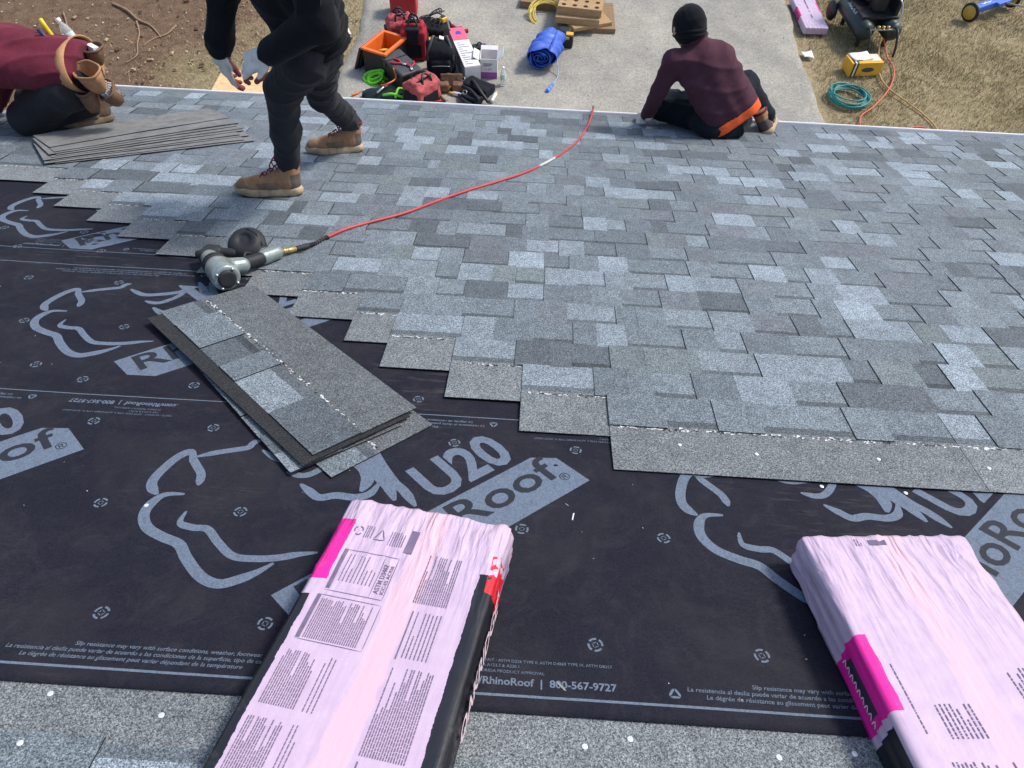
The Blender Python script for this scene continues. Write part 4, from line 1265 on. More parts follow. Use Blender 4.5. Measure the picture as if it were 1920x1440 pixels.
o = mb.build('paper_scrap', PAPER, None, True, GM(-2.86, 10.35, 0.03, 0.5)); tag(o, 'crumpled white paper scrap on the dead grass verge', 'paper'); md = o.modifiers.new('thickness', 'SOLIDIFY'); md.thickness = 0.001

# ------------------------------------------------------------------ hoses on the lawn
HOSEO = simple('orange_hose', (0.62, 0.135, 0.075), 0.5, 0.4, 0.15, 9)
HOSEY = simple('yellow_hose', (0.52, 0.33, 0.12), 0.5, 0.4, 0.15, 9)


def hose(name, label, pts, r, mat):
    o = MB().tube(spline(pts, 8), r, 8).build(name, mat, None, True); return tag(o, label, 'hose')


gp = lambda x, y, z=0.02: (x, y + GY, GZ + z)
hose('air_hose', 'orange air hose looping from the compressor towards the eave', [gp(4.93, 10.75, 0.2), gp(5.0, 10.5), gp(5.02, 10.25), gp(4.96, 9.98), gp(4.8, 9.63), gp(4.5, 9.2), gp(4.27, 8.95), gp(4.2, 8.7), gp(4.25, 8.4), gp(4.6, 8.1)], 0.0105, HOSEO)
hose('air_hose', 'short loop of orange hose lying close to the eave', [gp(4.75, 8.45), gp(4.85, 8.72), gp(5.05, 8.74), gp(5.16, 8.5), gp(5.1, 8.2)], 0.0105, HOSEO)
hose('air_hose', 'yellow hose running from the compressor across the lawn', [gp(4.88, 10.72, 0.2), gp(4.86, 10.45), gp(4.77, 10.0), gp(4.8, 9.68), gp(4.98, 9.33), gp(5.12, 9.05), gp(5.2, 8.75), gp(5.2, 8.2)], 0.0105, HOSEY)
hose('air_hose', 'yellow hose lying on the ground beside the plywood', [gp(-6.2, 8.1, 0.03), gp(-5.6, 8.42, 0.03), gp(-5.05, 8.6, 0.03), gp(-4.78, 8.64, 0.03), gp(-4.6, 8.55, 0.03), gp(-4.4, 8.2, 0.03)], 0.0105, HOSEY)

# ------------------------------------------------------------------ box of nails on the lawn
t = thing('nail_box', 'yellow nail box with black and white stripes under a sheet of paper', 'box', GM(4.52, 10.1, 0.0, 0.16))
MB().prism([(-0.23, -0.12), (0.23, -0.12), (0.23, 0.12), (-0.23, 0.12)], 0, 0.19, 0.004).build('carton_body', simple('yellow_card', (0.72, 0.39, 0.035), 0.6, 0.3, 0.12, 8), t)
for x, m in ((-0.19, BLACK), (-0.165, WHITEP), (-0.14, BLACK)):
    mb = MB(); mb.box((x, -0.1215, 0.095), (0.02, 0.003, 0.186)); mb.box((x, 0, 0.1915), (0.02, 0.236, 0.003)); mb.build('stripe', m, t)
mb = MB().at(Matrix.Translation((0.03, -0.1205, 0.09)) @ Matrix.Rotation(math.pi / 2, 4, 'X')); mb.add([(0.09 * math.cos(a_), 0.035 * math.sin(a_), 0.0015) for a_ in [k_ * math.pi / 8 for k_ in range(16)]], [tuple(range(16))]); mb.build('printed_oval', DKGREY, t)
MB().box((0.14, 0.02, 0.1912), (0.14, 0.16, 0.003)).build('address_slip', CARD, t)
mb = MB(); vs = [((i / 6 - 0.5) * 0.3, (j / 5 - 0.5) * 0.2, 0.205 + 0.012 * math.sin(i * 1.3) * math.cos(j)) for j in range(6) for i in range(7)]
mb.add(vs, [(j * 7 + i, j * 7 + i + 1, j * 7 + i + 8, j * 7 + i + 7) for j in range(5) for i in range(6)])
o = mb.build('paper_bag', PAPER, None, True, GM(4.47, 10.14, 0.0, 0.3)); tag(o, 'creased white paper lying on the yellow nail box', 'paper'); md = o.modifiers.new('thickness', 'SOLIDIFY'); md.thickness = 0.01

# ------------------------------------------------------------------ air compressor
GREEN = simple('compressor_enamel', (0.012, 0.026, 0.027), 0.4, 0.5, 0.2, 9)
t = thing('air_compressor', 'dark green twin tank air compressor with a petrol engine on the lawn', 'compressor', GM(4.72, 11.15, 0.0, math.radians(6)))
for x in (-0.14, 0.26):
    o = MB().tube([(x, y, 0.27) for y in (-0.52, -0.5, -0.44, 0.4, 0.46, 0.48)], [0.03, 0.09, 0.135, 0.135, 0.09, 0.03], 20).build('air_tank', GREEN, t, True)
    if x < 0:
        mb = MB().at(Matrix.Translation((x, 0, 0.27)))
        vs_, fs_, w_ = text_geo('ROLAIR', 0.02)
        out = []
        for px_, py_ in vs_:
            s_, hh_ = px_ * 0.07, (py_ - 0.5) * 0.085
            a_ = math.radians(112) - hh_ / 0.1365      # wrapped round the upper left of the tank, reading down its length
            out.append((0.1368 * math.cos(a_), 0.2 - s_, 0.1368 * math.sin(a_)))
        mb.add(out, fs_); mb.build('lettering', WHITEP, o)
    for y in (-0.35, 0.3):
        MB().box((x, y, 0.1), (0.05, 0.04, 0.2)).build('leg', BLACK, t)
mb = MB(); mb.box((0.06, 0.05, 0.42), (0.52, 0.8, 0.03)); mb.build('deck_plate', BLACK, t)
solid('engine_block', [('b', (-0.02, 0.3, 0.56), (0.13, 0.14, 0.13), None, 0.03), ('c', (-0.02, 0.14, 0.54), (-0.02, 0.05, 0.54), 0.08, 0.07)], simple('engine_grey', (0.06, 0.06, 0.062), 0.5, 0.4, 0.4, 30), t, 0.014, 0.02)
solid('engine_cowl', [('b', (-0.06, 0.24, 0.58), (0.09, 0.09, 0.1), None, 0.04)], simple('dark_red_enamel', (0.16, 0.015, 0.02), 0.4, 0.5, 0.3, 12), t, 0.012, 0.02)
solid('fuel_tank', [('b', (0.0, 0.34, 0.76), (0.14, 0.11, 0.055), None, 0.035)], simple('cream_enamel', (0.42, 0.34, 0.24), 0.45, 0.4, 0.25, 12), t, 0.012, 0.02)
solid('pump', [('b', (0.08, -0.12, 0.54), (0.09, 0.1, 0.11), None, 0.02), ('c', (0.02, -0.1, 0.65), (0.14, -0.14, 0.66), 0.06, 0.06)], BLACK, t, 0.012, 0.02)
g_ = MB().prism([(-0.38, -0.3), (0.30, -0.3), (0.38, -0.15), (0.38, 0.22), (0.28, 0.3), (-0.30, 0.3), (-0.38, 0.2)], 0, 0.05, 0.008)
g_ = g_.build('belt_guard', BLACK, t, False, Matrix.Translation((0.27, 0.08, 0.72)) @ Matrix.Rotation(math.pi / 2, 4, 'Z') @ Matrix.Rotation(math.pi / 2, 4, 'X'))
MB().box((0.31, 0.08, 1.03), (0.055, 0.6, 0.012)).build('guard_rim', STEEL, t)
for x in (-0.14, 0.26):
    MB().tube(spline([(x, -0.44, 0.33), (x - 0.02, -0.6, 0.36), (x - 0.02, -0.72, 0.2), (x - 0.01, -0.74, 0.06)], 5), 0.017, 8).build('handle', BLACK, t, True)
MB().tube(spline([(0.18, -0.2, 0.66), (0.26, -0.34, 0.66), (0.3, -0.42, 0.5), (0.24, -0.46, 0.36)], 5), 0.012, 8).build('air_pipe', STEEL, t, True)
mb = MB(); mb.tube([(-0.12, -0.5, 0.33), (0.26, -0.5, 0.33)], 0.014, 8); mb.build('manifold', STEEL, t, True)
for i, x in enumerate((0.0, 0.07, 0.14)):
    MB().lathe([(0.022, 0), (0.024, 0.008), (0.024, 0.03), (0.01, 0.034)], 12).build('gauge', simple('brass', (0.5, 0.36, 0.14), 0.35, 0.5, 0.2, 20, 0.7), t, True, Matrix.Translation((x, -0.5, 0.35)))
for s in (-1, 1):
    MB().lathe([(0.03, -0.03), (0.13, -0.03), (0.15, 0), (0.13, 0.03), (0.03, 0.03)], 20).build('wheel', BLACK, t, True, Matrix.Translation((0.06 + s * 0.36, 0.45, 0.15)) @ Matrix.Rotation(math.pi / 2, 4, 'Y'))
MB().tube(spline([(-0.2, 0.2, 0.5), (-0.26, 0.4, 0.7), (-0.1, 0.55, 0.8), (0.1, 0.56, 0.75)], 6), 0.012, 7).build('hose_loop', BLACK, t, True)

# ------------------------------------------------------------------ magnetic sweeper
BLUE = simple('blue_enamel', (0.03, 0.12, 0.50), 0.4, 0.45, 0.15, 9)
t = thing('magnetic_sweeper', 'blue wheeled magnetic sweeper with yellow hubs and a long pole', 'sweeper', GM(6.95, 12.02, 0.0, math.atan2(0.55, 0.83)))
solid('bar', [('b', (0, 0, 0.17), (0.46, 0.06, 0.05), None, 0.012), ('b', (0.12, -0.08, 0.19), (0.16, 0.05, 0.03), None, 0.012)], BLUE, t, 0.012, 0.02)
for s in (-1, 1):
    w_ = MB().lathe([(0.03, -0.025), (0.115, -0.025), (0.14, -0.012), (0.14, 0.012), (0.115, 0.025), (0.03, 0.025)], 24).build('wheel', BLACK, t, True, Matrix.Translation((s * 0.5, 0, 0.14)) @ Matrix.Rotation(math.pi / 2, 4, 'Y'))
    MB().lathe([(0.02, -0.03), (0.10, -0.029), (0.105, -0.02), (0.105, 0.02), (0.10, 0.029), (0.02, 0.03)], 20).build('hub', simple('yellow_hub', (0.55, 0.36, 0.06), 0.5, 0.4, 0.2, 12), w_, True)
mb = MB(); ribbon(mb, [(-0.3, 0.01), (-0.25, -0.012), (-0.2, 0.012), (-0.14, -0.01), (-0.06, 0.006)], 0.016, lambda u, v: 0.2215); mb.build('pale_print', WHITEP, t)
MB().tube([(0.12, -0.1, 0.2), (0.3, -0.9, 0.3), (0.36, -1.25, 0.33)], 0.0125, 8).build('pole', simple('grey_pole', (0.42, 0.42, 0.36), 0.5, 0.4, 0.1, 9), t, True)
# ================================================================== things on the roof
def wrapper_mat(name, masks):
    q = Mat(name, 0.42, 0.45)
    p = q.obj(); x, y, z = q.sep(p)
    n = q.noise(p, 28, 5, 0.65); f = q.noise(q.scale(p, (9, 4, 9)), 2.2, 4, 0.6, 0.5)
    end = (y.abs()).ramp(0.16, 0.47, 0.12, 1.0)
    cr = q.noise(q.scale(p, (15, 2.2, 8)), 2.6, 2, 0.45, 0.35).ramp(0.36, 0.64)      # long pulled creases
    r3 = q.t.nodes.new('ShaderNodeMapping'); q.link(p, r3.inputs[0]); r3.inputs['Rotation'].default_value = (0, 0, 0.6); r3.inputs['Scale'].default_value = (24, 4, 10)
    cr2 = q.noise(r3.outputs[0], 2.0, 2, 0.5, 0.5).ramp(0.40, 0.60)
    pink = q.mix(n.ramp(0.3, 0.7), (0.50, 0.37, 0.50), (0.56, 0.43, 0.55))
    sx = x + (f - 0.5) * 0.05 + y * -0.03 - masks.get('stripe', 0.0)
    c = q.mix(sx.abs().ramp(0.030, 0.024), pink, (0.64, 0.43, 0.51))
    for cond, col in masks['list'](q, x + (n - 0.5) * 0.010, y + (n - 0.5) * 0.012, z + (n - 0.5) * 0.008):
        c = q.mix(cond, c, col)
    dust = q.noise(p, 9, 5, 0.7).ramp(0.58, 0.75, 0, 0.16)
    q.color(q.mix(dust, c, (0.5, 0.44, 0.46)))
    q.rough(q.noise(p, 16, 3).ramp(0.3, 0.7, 0.24, 0.42))
    q.bump(cr * end * 1.3 + cr2 * end * end * 0.7 + f * 0.3 + q.noise(p, 55, 2) * 0.1, 0.7, 0.005)
    return q.m


MAG, BLK, BLOOD = (0.78, 0.018, 0.30), (0.014, 0.014, 0.019), (0.62, 0.02, 0.03)


def m_left(q, x, y, z):
    side = z.lt(0.088)
    return [(x.gt(0.13) * y.lt(0.345) * y.gt(-0.6) * (z.lt(0.092).mx(x.gt(0.152))), BLK), (x.lt(-0.166) * y.lt(0.22), BLK),
            (x.lt(-0.150) * y.lt(0.43) * y.gt(0.26) * z.gt(0.03), MAG), (x.gt(0.170) * y.lt(0.40) * y.gt(0.30) * z.gt(0.03) * q.noise(q.obj(), 30, 4).gt(0.45), BLOOD)]


def m_right(q, x, y, z):
    return [(x.lt(-0.160) * y.lt(0.235) * y.gt(0.075), MAG), (x.lt(-0.172) * z.lt(0.055) * z.gt(0.03) * y.lt(0.215) * y.gt(0.095), (0.05, 0.045, 0.07)),
            (x.lt(-0.150) * y.lt(0.055) * z.lt(0.085), BLK), (x.gt(0.16) * y.lt(0.1) * z.lt(0.08), BLK)]


def m_ground(q, x, y, z):
    return [(x.abs().lt(0.012) * y.gt(-0.2) * q.noise(q.obj(), 12, 2).gt(0.45), (0.08, 0.06, 0.08)), (x.gt(0.15) * y.lt(0.3) * y.gt(0.0), MAG), (x.lt(-0.15) * y.lt(0.15) * y.gt(-0.15), (0.5, 0.02, 0.16))]


def swell(x, y, w, l, seed):
    """height of the crumpled wrapping over the flat pile"""
    a = 0.003 * noise.noise(Vector((x * 5, y * 2.6, seed)))
    wd = noise.noise(Vector((x * 4, y * 4, seed + 7))) * 0.5
    r = (1 - abs(noise.noise(Vector((x * 26 + wd * 4 + y * 6, y * 5.5 + wd * 3, seed + 3))))) ** 4
    e = 0.06 + 0.94 * max(0.0, min(1.0, (abs(y) / (l / 2) - 0.45) / 0.4)) + 0.3 * max(0, abs(x) / (w / 2) - 0.6)
    return a + 0.0055 * r * e


def bundle(label, M, w, mat, seed, l=1.0, h=0.098, group=None, printer=None):
    t = thing('shingle_bundle', label, 'shingle bundle', M, group)
    nx, ny, nz, r = 40, 96, 9, 0.014
    vs, fs, key = [], [], {}
    def vert(i, j, k):
        if (i, j, k) in key: return key[(i, j, k)]
        q = Vector((-w / 2 + w * i / nx, -l / 2 + l * j / ny, h * k / nz))
        c = Vector((max(-w / 2 + r, min(w / 2 - r, q.x)), max(-l / 2 + r, min(l / 2 - r, q.y)), max(0.002, min(h - r, q.z))))
        n = (q - c); n = n.normalized() if n.length > 1e-6 else Vector((0, 0, 1))
        p = c + n * r if (q - c).length > 1e-6 else q
        s = swell(q.x + 0.3 * q.z, q.y - 0.2 * q.z, w, l, seed)
        # stacked sheets bulge the long sides
        if abs(n.x) > 0.6: p.x += n.x * (0.004 * math.sin(k * 2.3 + 3 * noise.noise(Vector((q.y * 6, k * 0.2, seed)))) )
        p = p + n * s
        p.z = max(p.z, 0.0)
        key[(i, j, k)] = len(vs); vs.append(tuple(p)); return key[(i, j, k)]
    for i in range(nx):
        for j in range(ny):
            fs.append((vert(i, j, nz), vert(i + 1, j, nz), vert(i + 1, j + 1, nz), vert(i, j + 1, nz))); fs.append((vert(i, j + 1, 0), vert(i + 1, j + 1, 0), vert(i + 1, j, 0), vert(i, j, 0)))
    for k in range(nz):
        for i in range(nx):
            fs.append((vert(i, 0, k), vert(i + 1, 0, k), vert(i + 1, 0, k + 1), vert(i, 0, k + 1))); fs.append((vert(i + 1, ny, k), vert(i, ny, k), vert(i, ny, k + 1), vert(i + 1, ny, k + 1)))
        for j in range(ny):
            fs.append((vert(nx, j, k), vert(nx, j + 1, k), vert(nx, j + 1, k + 1), vert(nx, j, k + 1))); fs.append((vert(0, j + 1, k), vert(0, j, k), vert(0, j, k + 1), vert(0, j + 1, k + 1)))
    MB().add(vs, fs).build('wrapper', mat, t, True)
    if printer:
        zf = lambda x, y: h + swell(x + 0.3 * h, y - 0.2 * h, w, l, seed) + 0.0012
        mb = MB(); printer(mb, zf); tag(mb.build('printed_text', DARKINK, t), kind='stuff')
    return t


def words(mb, zf, x0, x1, y0, y1, pitch=0.0046, hh=0.0016, seed=0, fill=0.9):
    """columns of tiny print running along the pack"""
    g_ = random.Random(seed); x = x0
    while x < x1:
        y = y0; end = y0 + (y1 - y0) * (1.0 if g_.random() < 0.6 else g_.uniform(0.45, 1.0))
        while y < end:
            L_ = g_.uniform(0.0025, 0.012); e_ = min(y + L_, end)
            if e_ - y > 0.002:
                n_ = max(1, int((e_ - y) / 0.008)); vs_ = []
                for i in range(n_ + 1):
                    yy = y + (e_ - y) * i / n_; vs_ += [(x - hh / 2, yy, zf(x, yy)), (x + hh / 2, yy, zf(x, yy))]
                mb.add(vs_, [(2 * i, 2 * i + 1, 2 * i + 3, 2 * i + 2) for i in range(n_)])
            y = e_ + 0.0016
        x += pitch * 0.86


def frame(mb, zf, x0, x1, y0, y1, w=0.0012):
    for a, b in (((x0, y0), (x1, y0)), ((x1, y0), (x1, y1)), ((x1, y1), (x0, y1)), ((x0, y1), (x0, y0))):
        n_ = 12; ribbon(mb, [(a[0] + (b[0] - a[0]) * i / n_, a[1] + (b[1] - a[1]) * i / n_) for i in range(n_ + 1)], w, zf, 1)


def bar(mb, zf, x0, x1, y0, y1):
    n_ = max(1, int(abs(y1 - y0) / 0.008)); vs_ = []
    for i in range(n_ + 1):
        yy = y0 + (y1 - y0) * i / n_; vs_ += [(x0, yy, zf(x0, yy)), (x1, yy, zf(x1, yy))]
    mb.add(vs_, [(2 * i, 2 * i + 1, 2 * i + 3, 2 * i + 2) for i in range(n_)])


UPW = math.pi / 2


def print_left(mb, zf):
    words(mb, zf, -0.118, -0.098, 0.385, 0.42, 0.006, 0.002, 1); words(mb, zf, -0.060, -0.028, 0.375, 0.415, 0.006, 0.002, 2)
    for i in range(3):                                   # recycling mark and warning triangle
        a = 2.1 * i; ribbon(mb, [(-0.134 + 0.009 * math.cos(a + t_), 0.402 + 0.012 * math.sin(a + t_)) for t_ in (0, 0.5, 1.0, 1.6)], 0.0028, zf, 2)
        p, q_ = [(-0.083 + 0.015 * math.cos(UPW + 2.094 * k), 0.395 + 0.02 * math.sin(UPW + 2.094 * k)) for k in (i, i + 1)]; ribbon(mb, [p, ((p[0] + q_[0]) / 2, (p[1] + q_[1]) / 2), q_], 0.0022, zf, 2)
    bar(mb, zf, -0.02, -0.002, 0.362, 0.428)             # dark lozenge
    frame(mb, zf, -0.142, -0.022, 0.235, 0.345); bar(mb, zf, -0.142, -0.134, 0.24, 0.345); frame(mb, zf, -0.05, -0.022, 0.235, 0.345)
    words(mb, zf, -0.124, -0.058, 0.262, 0.335, 0.0095, 0.002, 3)
    put_text(mb, 'ASTM D3462', (-0.036, 0.248), UPW, 0.0105, 0.075, zf, bold=0.02); put_text(mb, 'ICC-ES AC438', (-0.025, 0.248), UPW, 0.0075, 0.075, zf, bold=0.02)
    frame(mb, zf, -0.150, -0.018, 0.115, 0.222); bar(mb, zf, -0.150, -0.142, 0.118, 0.222); words(mb, zf, -0.136, -0.03, 0.12, 0.215, 0.005, 0.0021, 4)
    words(mb, zf, -0.152, -0.085, -0.02, 0.09, 0.0052, 0.0021, 5); words(mb, zf, -0.072, -0.05, -0.02, 0.09, 0.0095, 0.0021, 6)
    words(mb, zf, -0.156, -0.09, -0.16, -0.045, 0.0052, 0.0021, 7); words(mb, zf, -0.075, -0.055, -0.17, -0.045, 0.0085, 0.0021, 8); words(mb, zf, -0.15, -0.06, -0.33, -0.2, 0.006, 0.0022, 9)
    words(mb, zf, 0.040, 0.108, 0.245, 0.37, 0.0052, 0.0021, 10); bar(mb, zf, 0.046, 0.0485, 0.115, 0.225); words(mb, zf, 0.058, 0.112, 0.12, 0.225, 0.009, 0.0022, 11)
    words(mb, zf, 0.050, 0.128, -0.07, 0.10, 0.0052, 0.0021, 12); bar(mb, zf, 0.05, 0.0525, -0.24, -0.08)
    for i in range(5): bar(mb, zf, 0.068 + 0.013 * i, 0.0692 + 0.013 * i, -0.24, -0.09)
    words(mb, zf, 0.06, 0.12, -0.24, -0.09, 0.013, 0.0026, 13); words(mb, zf, 0.04, 0.12, -0.42, -0.27, 0.006, 0.0022, 14)


def print_right(mb, zf):
    bar(mb, zf, -0.045, -0.005, 0.465, 0.480); words(mb, zf, -0.075, -0.06, 0.462, 0.482, 0.007, 0.0018, 1)
    words(mb, zf, -0.10, -0.03, 0.02, 0.085, 0.0105, 0.0026, 2); words(mb, zf, -0.142, -0.136, 0.03, 0.17, 0.009, 0.0022, 3)
    words(mb, zf, -0.125, -0.045, -0.17, -0.02, 0.0085, 0.0026, 4); words(mb, zf, -0.03, 0.0, -0.17, -0.02, 0.012, 0.0028, 5)
    words(mb, zf, 0.075, 0.15, 0.06, 0.155, 0.0105, 0.0026, 6); bar(mb, zf, 0.15, 0.172, 0.12, 0.155); words(mb, zf, 0.07, 0.15, -0.2, 0.0, 0.009, 0.0026, 7)


bl = bundle('pink wrapped shingle bundle with a black right side and boxed print, crossing onto granules', RM(-0.268, 0.713, 0.0095, math.radians(-9)), 0.375, wrapper_mat('pink_wrapper_boxed', {'stripe': 0.012, 'list': m_left}), 2.0, group='shingle bundles', printer=print_left)
mb = MB().at(Matrix.Translation((0.195, 0, 0)) @ Matrix.Rotation(math.pi / 2, 4, 'Z') @ Matrix.Rotation(math.pi / 2, 4, 'X'))
put_text(mb, 'OAKRIDGE', (0.02, 0.022), 0, 0.052, 0.30, lambda u, v: 0.0022, bold=0.03)
mb.build('white_lettering', simple('pale_pink_ink', (0.72, 0.55, 0.6), 0.6, 0.3, 0.1, 30), bl)
br = bundle('pink wrapped shingle bundle with a magenta patch low on its left side', RM(0.880, 0.722, 0.0095, math.radians(5.2)), 0.374, wrapper_mat('pink_wrapper_plain', {'stripe': -0.005, 'list': m_right}), 5.0, group='shingle bundles', printer=print_right)
mb = MB().at(Matrix.Translation((-0.1925, 0, 0)) @ Matrix.Rotation(-math.pi / 2, 4, 'Z') @ Matrix.Rotation(math.pi / 2, 4, 'X'))
for i in range(9): ribbon(mb, [(-0.215 + 0.016 * i, 0.036 + 0.004 * (i % 2)), (-0.21 + 0.016 * i, 0.05), (-0.203 + 0.016 * i, 0.038)], 0.003, lambda u, v: 0.0025, 3)
tag(mb.build('pale_scribble', simple('pale_pink_ink', (0.72, 0.55, 0.6)), br), kind='stuff')
bundle('pink wrapped shingle bundle lying on the lawn edge by the driveway', GM(4.04, 11.55, 0.02, 0.04), 0.35, wrapper_mat('pink_wrapper_small', {'stripe': 0.3, 'list': m_ground}), 9.0, group='shingle bundles')


# ------------------------------------------------------------------ loose shingles on the film
def loose(label, u, v, n, rz, bend=0.0, group='loose shingles on the film', L_=1.0):
    o = shingle_mb(L_, 0.66).build('loose_shingle', GRAN); o.matrix_world = RM(u, v, n, rz) @ Matrix.Rotation(-0.021, 4, 'X')
    f_ = MB(); flakes(f_, 0.02, L_ - 0.02, 0.181, 150); tag(f_.build('sealant_strip', [SEAL, TAR], o), kind='stuff')
    return tag(o, label, 'shingle', group)


rz0 = math.radians(135.6)
loose('loose shingle poking out beneath the near end of the small stack', -0.248, 1.652, 0.0052, rz0 + 0.03)
o = loose('loose shingle twisted out beneath the far end of the small stack', -0.335, 1.632, 0.0115, rz0 - 0.045)
mb = MB()
slab(mb, 0, 1.0, 0, 0.345, 0.004, 0.0)
mb.c = [(0.022, 0.023, 0.026)] * len(mb.c)
o = mb.build('loose_shingle', GRAN); o.matrix_world = RM(-0.315, 1.668, 0.0185, rz0 + 0.012); tag(o, 'loose shingle turned face down showing its black back in the small stack', 'shingle', 'loose shingles on the film')
loose('top loose shingle of the small stack on the black film, its tabs facing up', -0.301, 1.700, 0.0265, rz0)

# ------------------------------------------------------------------ fanned pile of overturned shingles
BACK = simple('shingle_back', (0.17, 0.172, 0.172), 0.85, 0.2, 0.3, 16, bump=0.5, bsc=200)
LINE = simple('release_tape', (0.30, 0.275, 0.21), 0.7, 0.3, 0.25, 20)
for i in range(9):
    a = math.radians((34.0, 35.2, 37.4, 38.3, 40.6, 41.5, 43.4, 44.6, 47.2)[i]); nx, ny = 26, 6
    mb = MB(); vs = []; top = []
    for lay in (0.0030, 0.0):
        for p in range(nx + 1):
            x = p / nx
            for q_ in range(ny + 1):
                y = -(0.33 if i < 8 else 0.27) * q_ / ny
                hgt = 0.0040 * i * (1 - 0.1 * x) + (0.002 + 0.0003 * i) * math.sin(x * 2.6) * (0.4 + 0.6 * i / 8) + 0.003 * noise.noise(Vector((x * 3, y * 6, i * 2.3)))
                vs.append((x * 0.99, y, max(hgt, 0.0040 * i * 0.88) + lay))
    w = ny + 1; N_ = (nx + 1) * w
    for p in range(nx):
        for q_ in range(ny):
            b_ = p * w + q_; mb.mat = 0
            mb.add([vs[j] for j in (b_, b_ + 1, b_ + w + 1, b_ + w)], [(3, 2, 1, 0)]); mb.mat = 1
            mb.add([vs[N_ + j] for j in (b_, b_ + 1, b_ + w + 1, b_ + w)], [(0, 1, 2, 3)])
    rim = [(p, 0) for p in range(nx + 1)] + [(nx, q_) for q_ in range(1, ny + 1)] + [(p, ny) for p in range(nx - 1, -1, -1)] + [(0, q_) for q_ in range(ny - 1, 0, -1)]
    for k in range(len(rim)):
        A, B = rim[k], rim[(k + 1) % len(rim)]; ia, ib = A[0] * w + A[1], B[0] * w + B[1]
        mb.add([vs[ia], vs[ib], vs[N_ + ib], vs[N_ + ia]], [(0, 1, 2, 3)])
    nth = ('lowest', 'second lowest', 'third from the bottom', 'fourth from the bottom', 'middle', 'fourth from the top', 'third from the top', 'second from the top', 'topmost')[i]
    o = mb.build('overturned_shingle', [BACK, TAR], None, False)
    jx = (0.03, -0.02, 0.015, -0.03, 0.0, 0.025, -0.015, 0.01, 0.0)[i]; o.matrix_world = RM(-2.715 + 0.012 * (8 - i) + jx * 0.7, 3.905 - 0.010 * (8 - i) + jx * 0.7, 0.0245, a)
    tag(o, nth + ' overturned shingle of the fanned pile by the kneeling worker', 'shingle', 'fanned pile of overturned shingles')
    if i == 8:
        mb = MB(); q2 = []
        for p in range(nx + 1):
            for yy in (-0.155, -0.163):
                x = p / nx; q_ = 3
                z = vs[p * w + 3][2] + 0.0012; q2.append((x * 0.99, yy + 0.02 * math.sin(x * 2), z))
        mb.add(q2, [(2 * p, 2 * p + 1, 2 * p + 3, 2 * p + 2) for p in range(2, nx)]); mb.build('release_tape', LINE, o)

# ------------------------------------------------------------------ nail gun and its hose
ALU = simple('gun_alloy', (0.30, 0.345, 0.33), 0.3, 0.5, 0.25, 20, 0.45)
RUB = simple('black_rubber', (0.022, 0.023, 0.026), 0.6, 0.35, 0.2, 20)
BRASS = simple('brass', (0.5, 0.36, 0.14), 0.35, 0.5, 0.2, 20, 0.7)
t = thing('nail_gun', 'pneumatic coil nail gun with a black drum lying on the shingle edge', 'nail gun', RM(-1.13, 2.5, 0.012))
L0 = lambda u, v, n: (u + 1.13, v - 2.5, n - 0.012)
capd = Vector((0.11, -0.145, 0.0)).normalized()
c0, c1 = Vector(L0(-1.215, 2.525, 0.062)), Vector(L0(-1.105, 2.385, 0.062))
solid('body', [('c', c0, c1, 0.034, 0.047), ('c', c0 + (c1 - c0) * 0.62, c1 - (c1 - c0) * 0.02, 0.050, 0.052), ('c', c0 + (c1 - c0) * 0.55, L0(-1.085, 2.50, 0.055), 0.036, 0.03)], ALU, t, 0.005, 0.012, cut=[(tuple(c1 + capd * 0.022), tuple(capd))])
solid('end_cap', [('c', c1 + capd * 0.012, c1 + capd * 0.027, 0.037, 0.033)], RUB, t, 0.005, 0.006, cut=[(tuple(c1 + capd * 0.032), tuple(capd))])
for k in range(4):
    a = k * math.pi / 2 + 0.6; s1 = capd.cross(Vector((0, 0, 1))).normalized(); b_ = c1 + capd * 0.024 + (s1 * math.cos(a) + Vector((0, 0, 1)) * math.sin(a)) * 0.041
    MB().tube([b_ - capd * 0.01, b_ + capd * 0.006], 0.0055, 8).build('bolt', STEEL, t, True)
for k in (0.30, 0.40):
    c = c0 + (c1 - c0) * k; s1 = capd.cross(Vector((0, 0, 1))).normalized()
    MB().tube([c + (s1 * math.cos(a_) + Vector((0, 0, 1)) * math.sin(a_)) * 0.043 for a_ in [j_ * math.pi / 10 for j_ in range(20)]], 0.004, 6, True, True).build('band', RUB, t, True)
solid('nose', [('c', c0, Vector(L0(-1.285, 2.585, 0.05)), 0.028, 0.016), ('b', L0(-1.235, 2.575, 0.06), (0.03, 0.045, 0.022), None, 0.008), ('c', L0(-1.25, 2.59, 0.06), L0(-1.15, 2.60, 0.055), 0.018, 0.02)], RUB, t, 0.006, 0.01)
solid('grip', [('c', L0(-1.105, 2.485, 0.056), L0(-1.02, 2.60, 0.05), 0.026, 0.0235)], RUB, t, 0.006, 0.01)
solid('grip_end', [('c', L0(-1.032, 2.59, 0.05), L0(-1.0, 2.64, 0.048), 0.029, 0.028), ('c', L0(-1.05, 2.625, 0.058), L0(-1.02, 2.65, 0.056), 0.014, 0.014)], ALU, t, 0.006, 0.01)
MB().tube([L0(-1.085, 2.53, 0.075), L0(-1.09, 2.56, 0.078), L0(-1.075, 2.575, 0.07)], 0.006, 6).build('trigger', RUB, t, True)
dm = MB().lathe([(0.02, 0), (0.062, 0), (0.070, 0.006), (0.070, 0.03), (0.074, 0.032), (0.074, 0.042), (0.069, 0.045), (0.060, 0.064), (0.028, 0.076), (0.026, 0.070), (0.012, 0.070)], 32)
dm = dm.build('nail_drum', RUB, t, True, Matrix.Translation(L0(-1.115, 2.668, 0.044)) @ Matrix.Rotation(0.62, 4, 'X'))
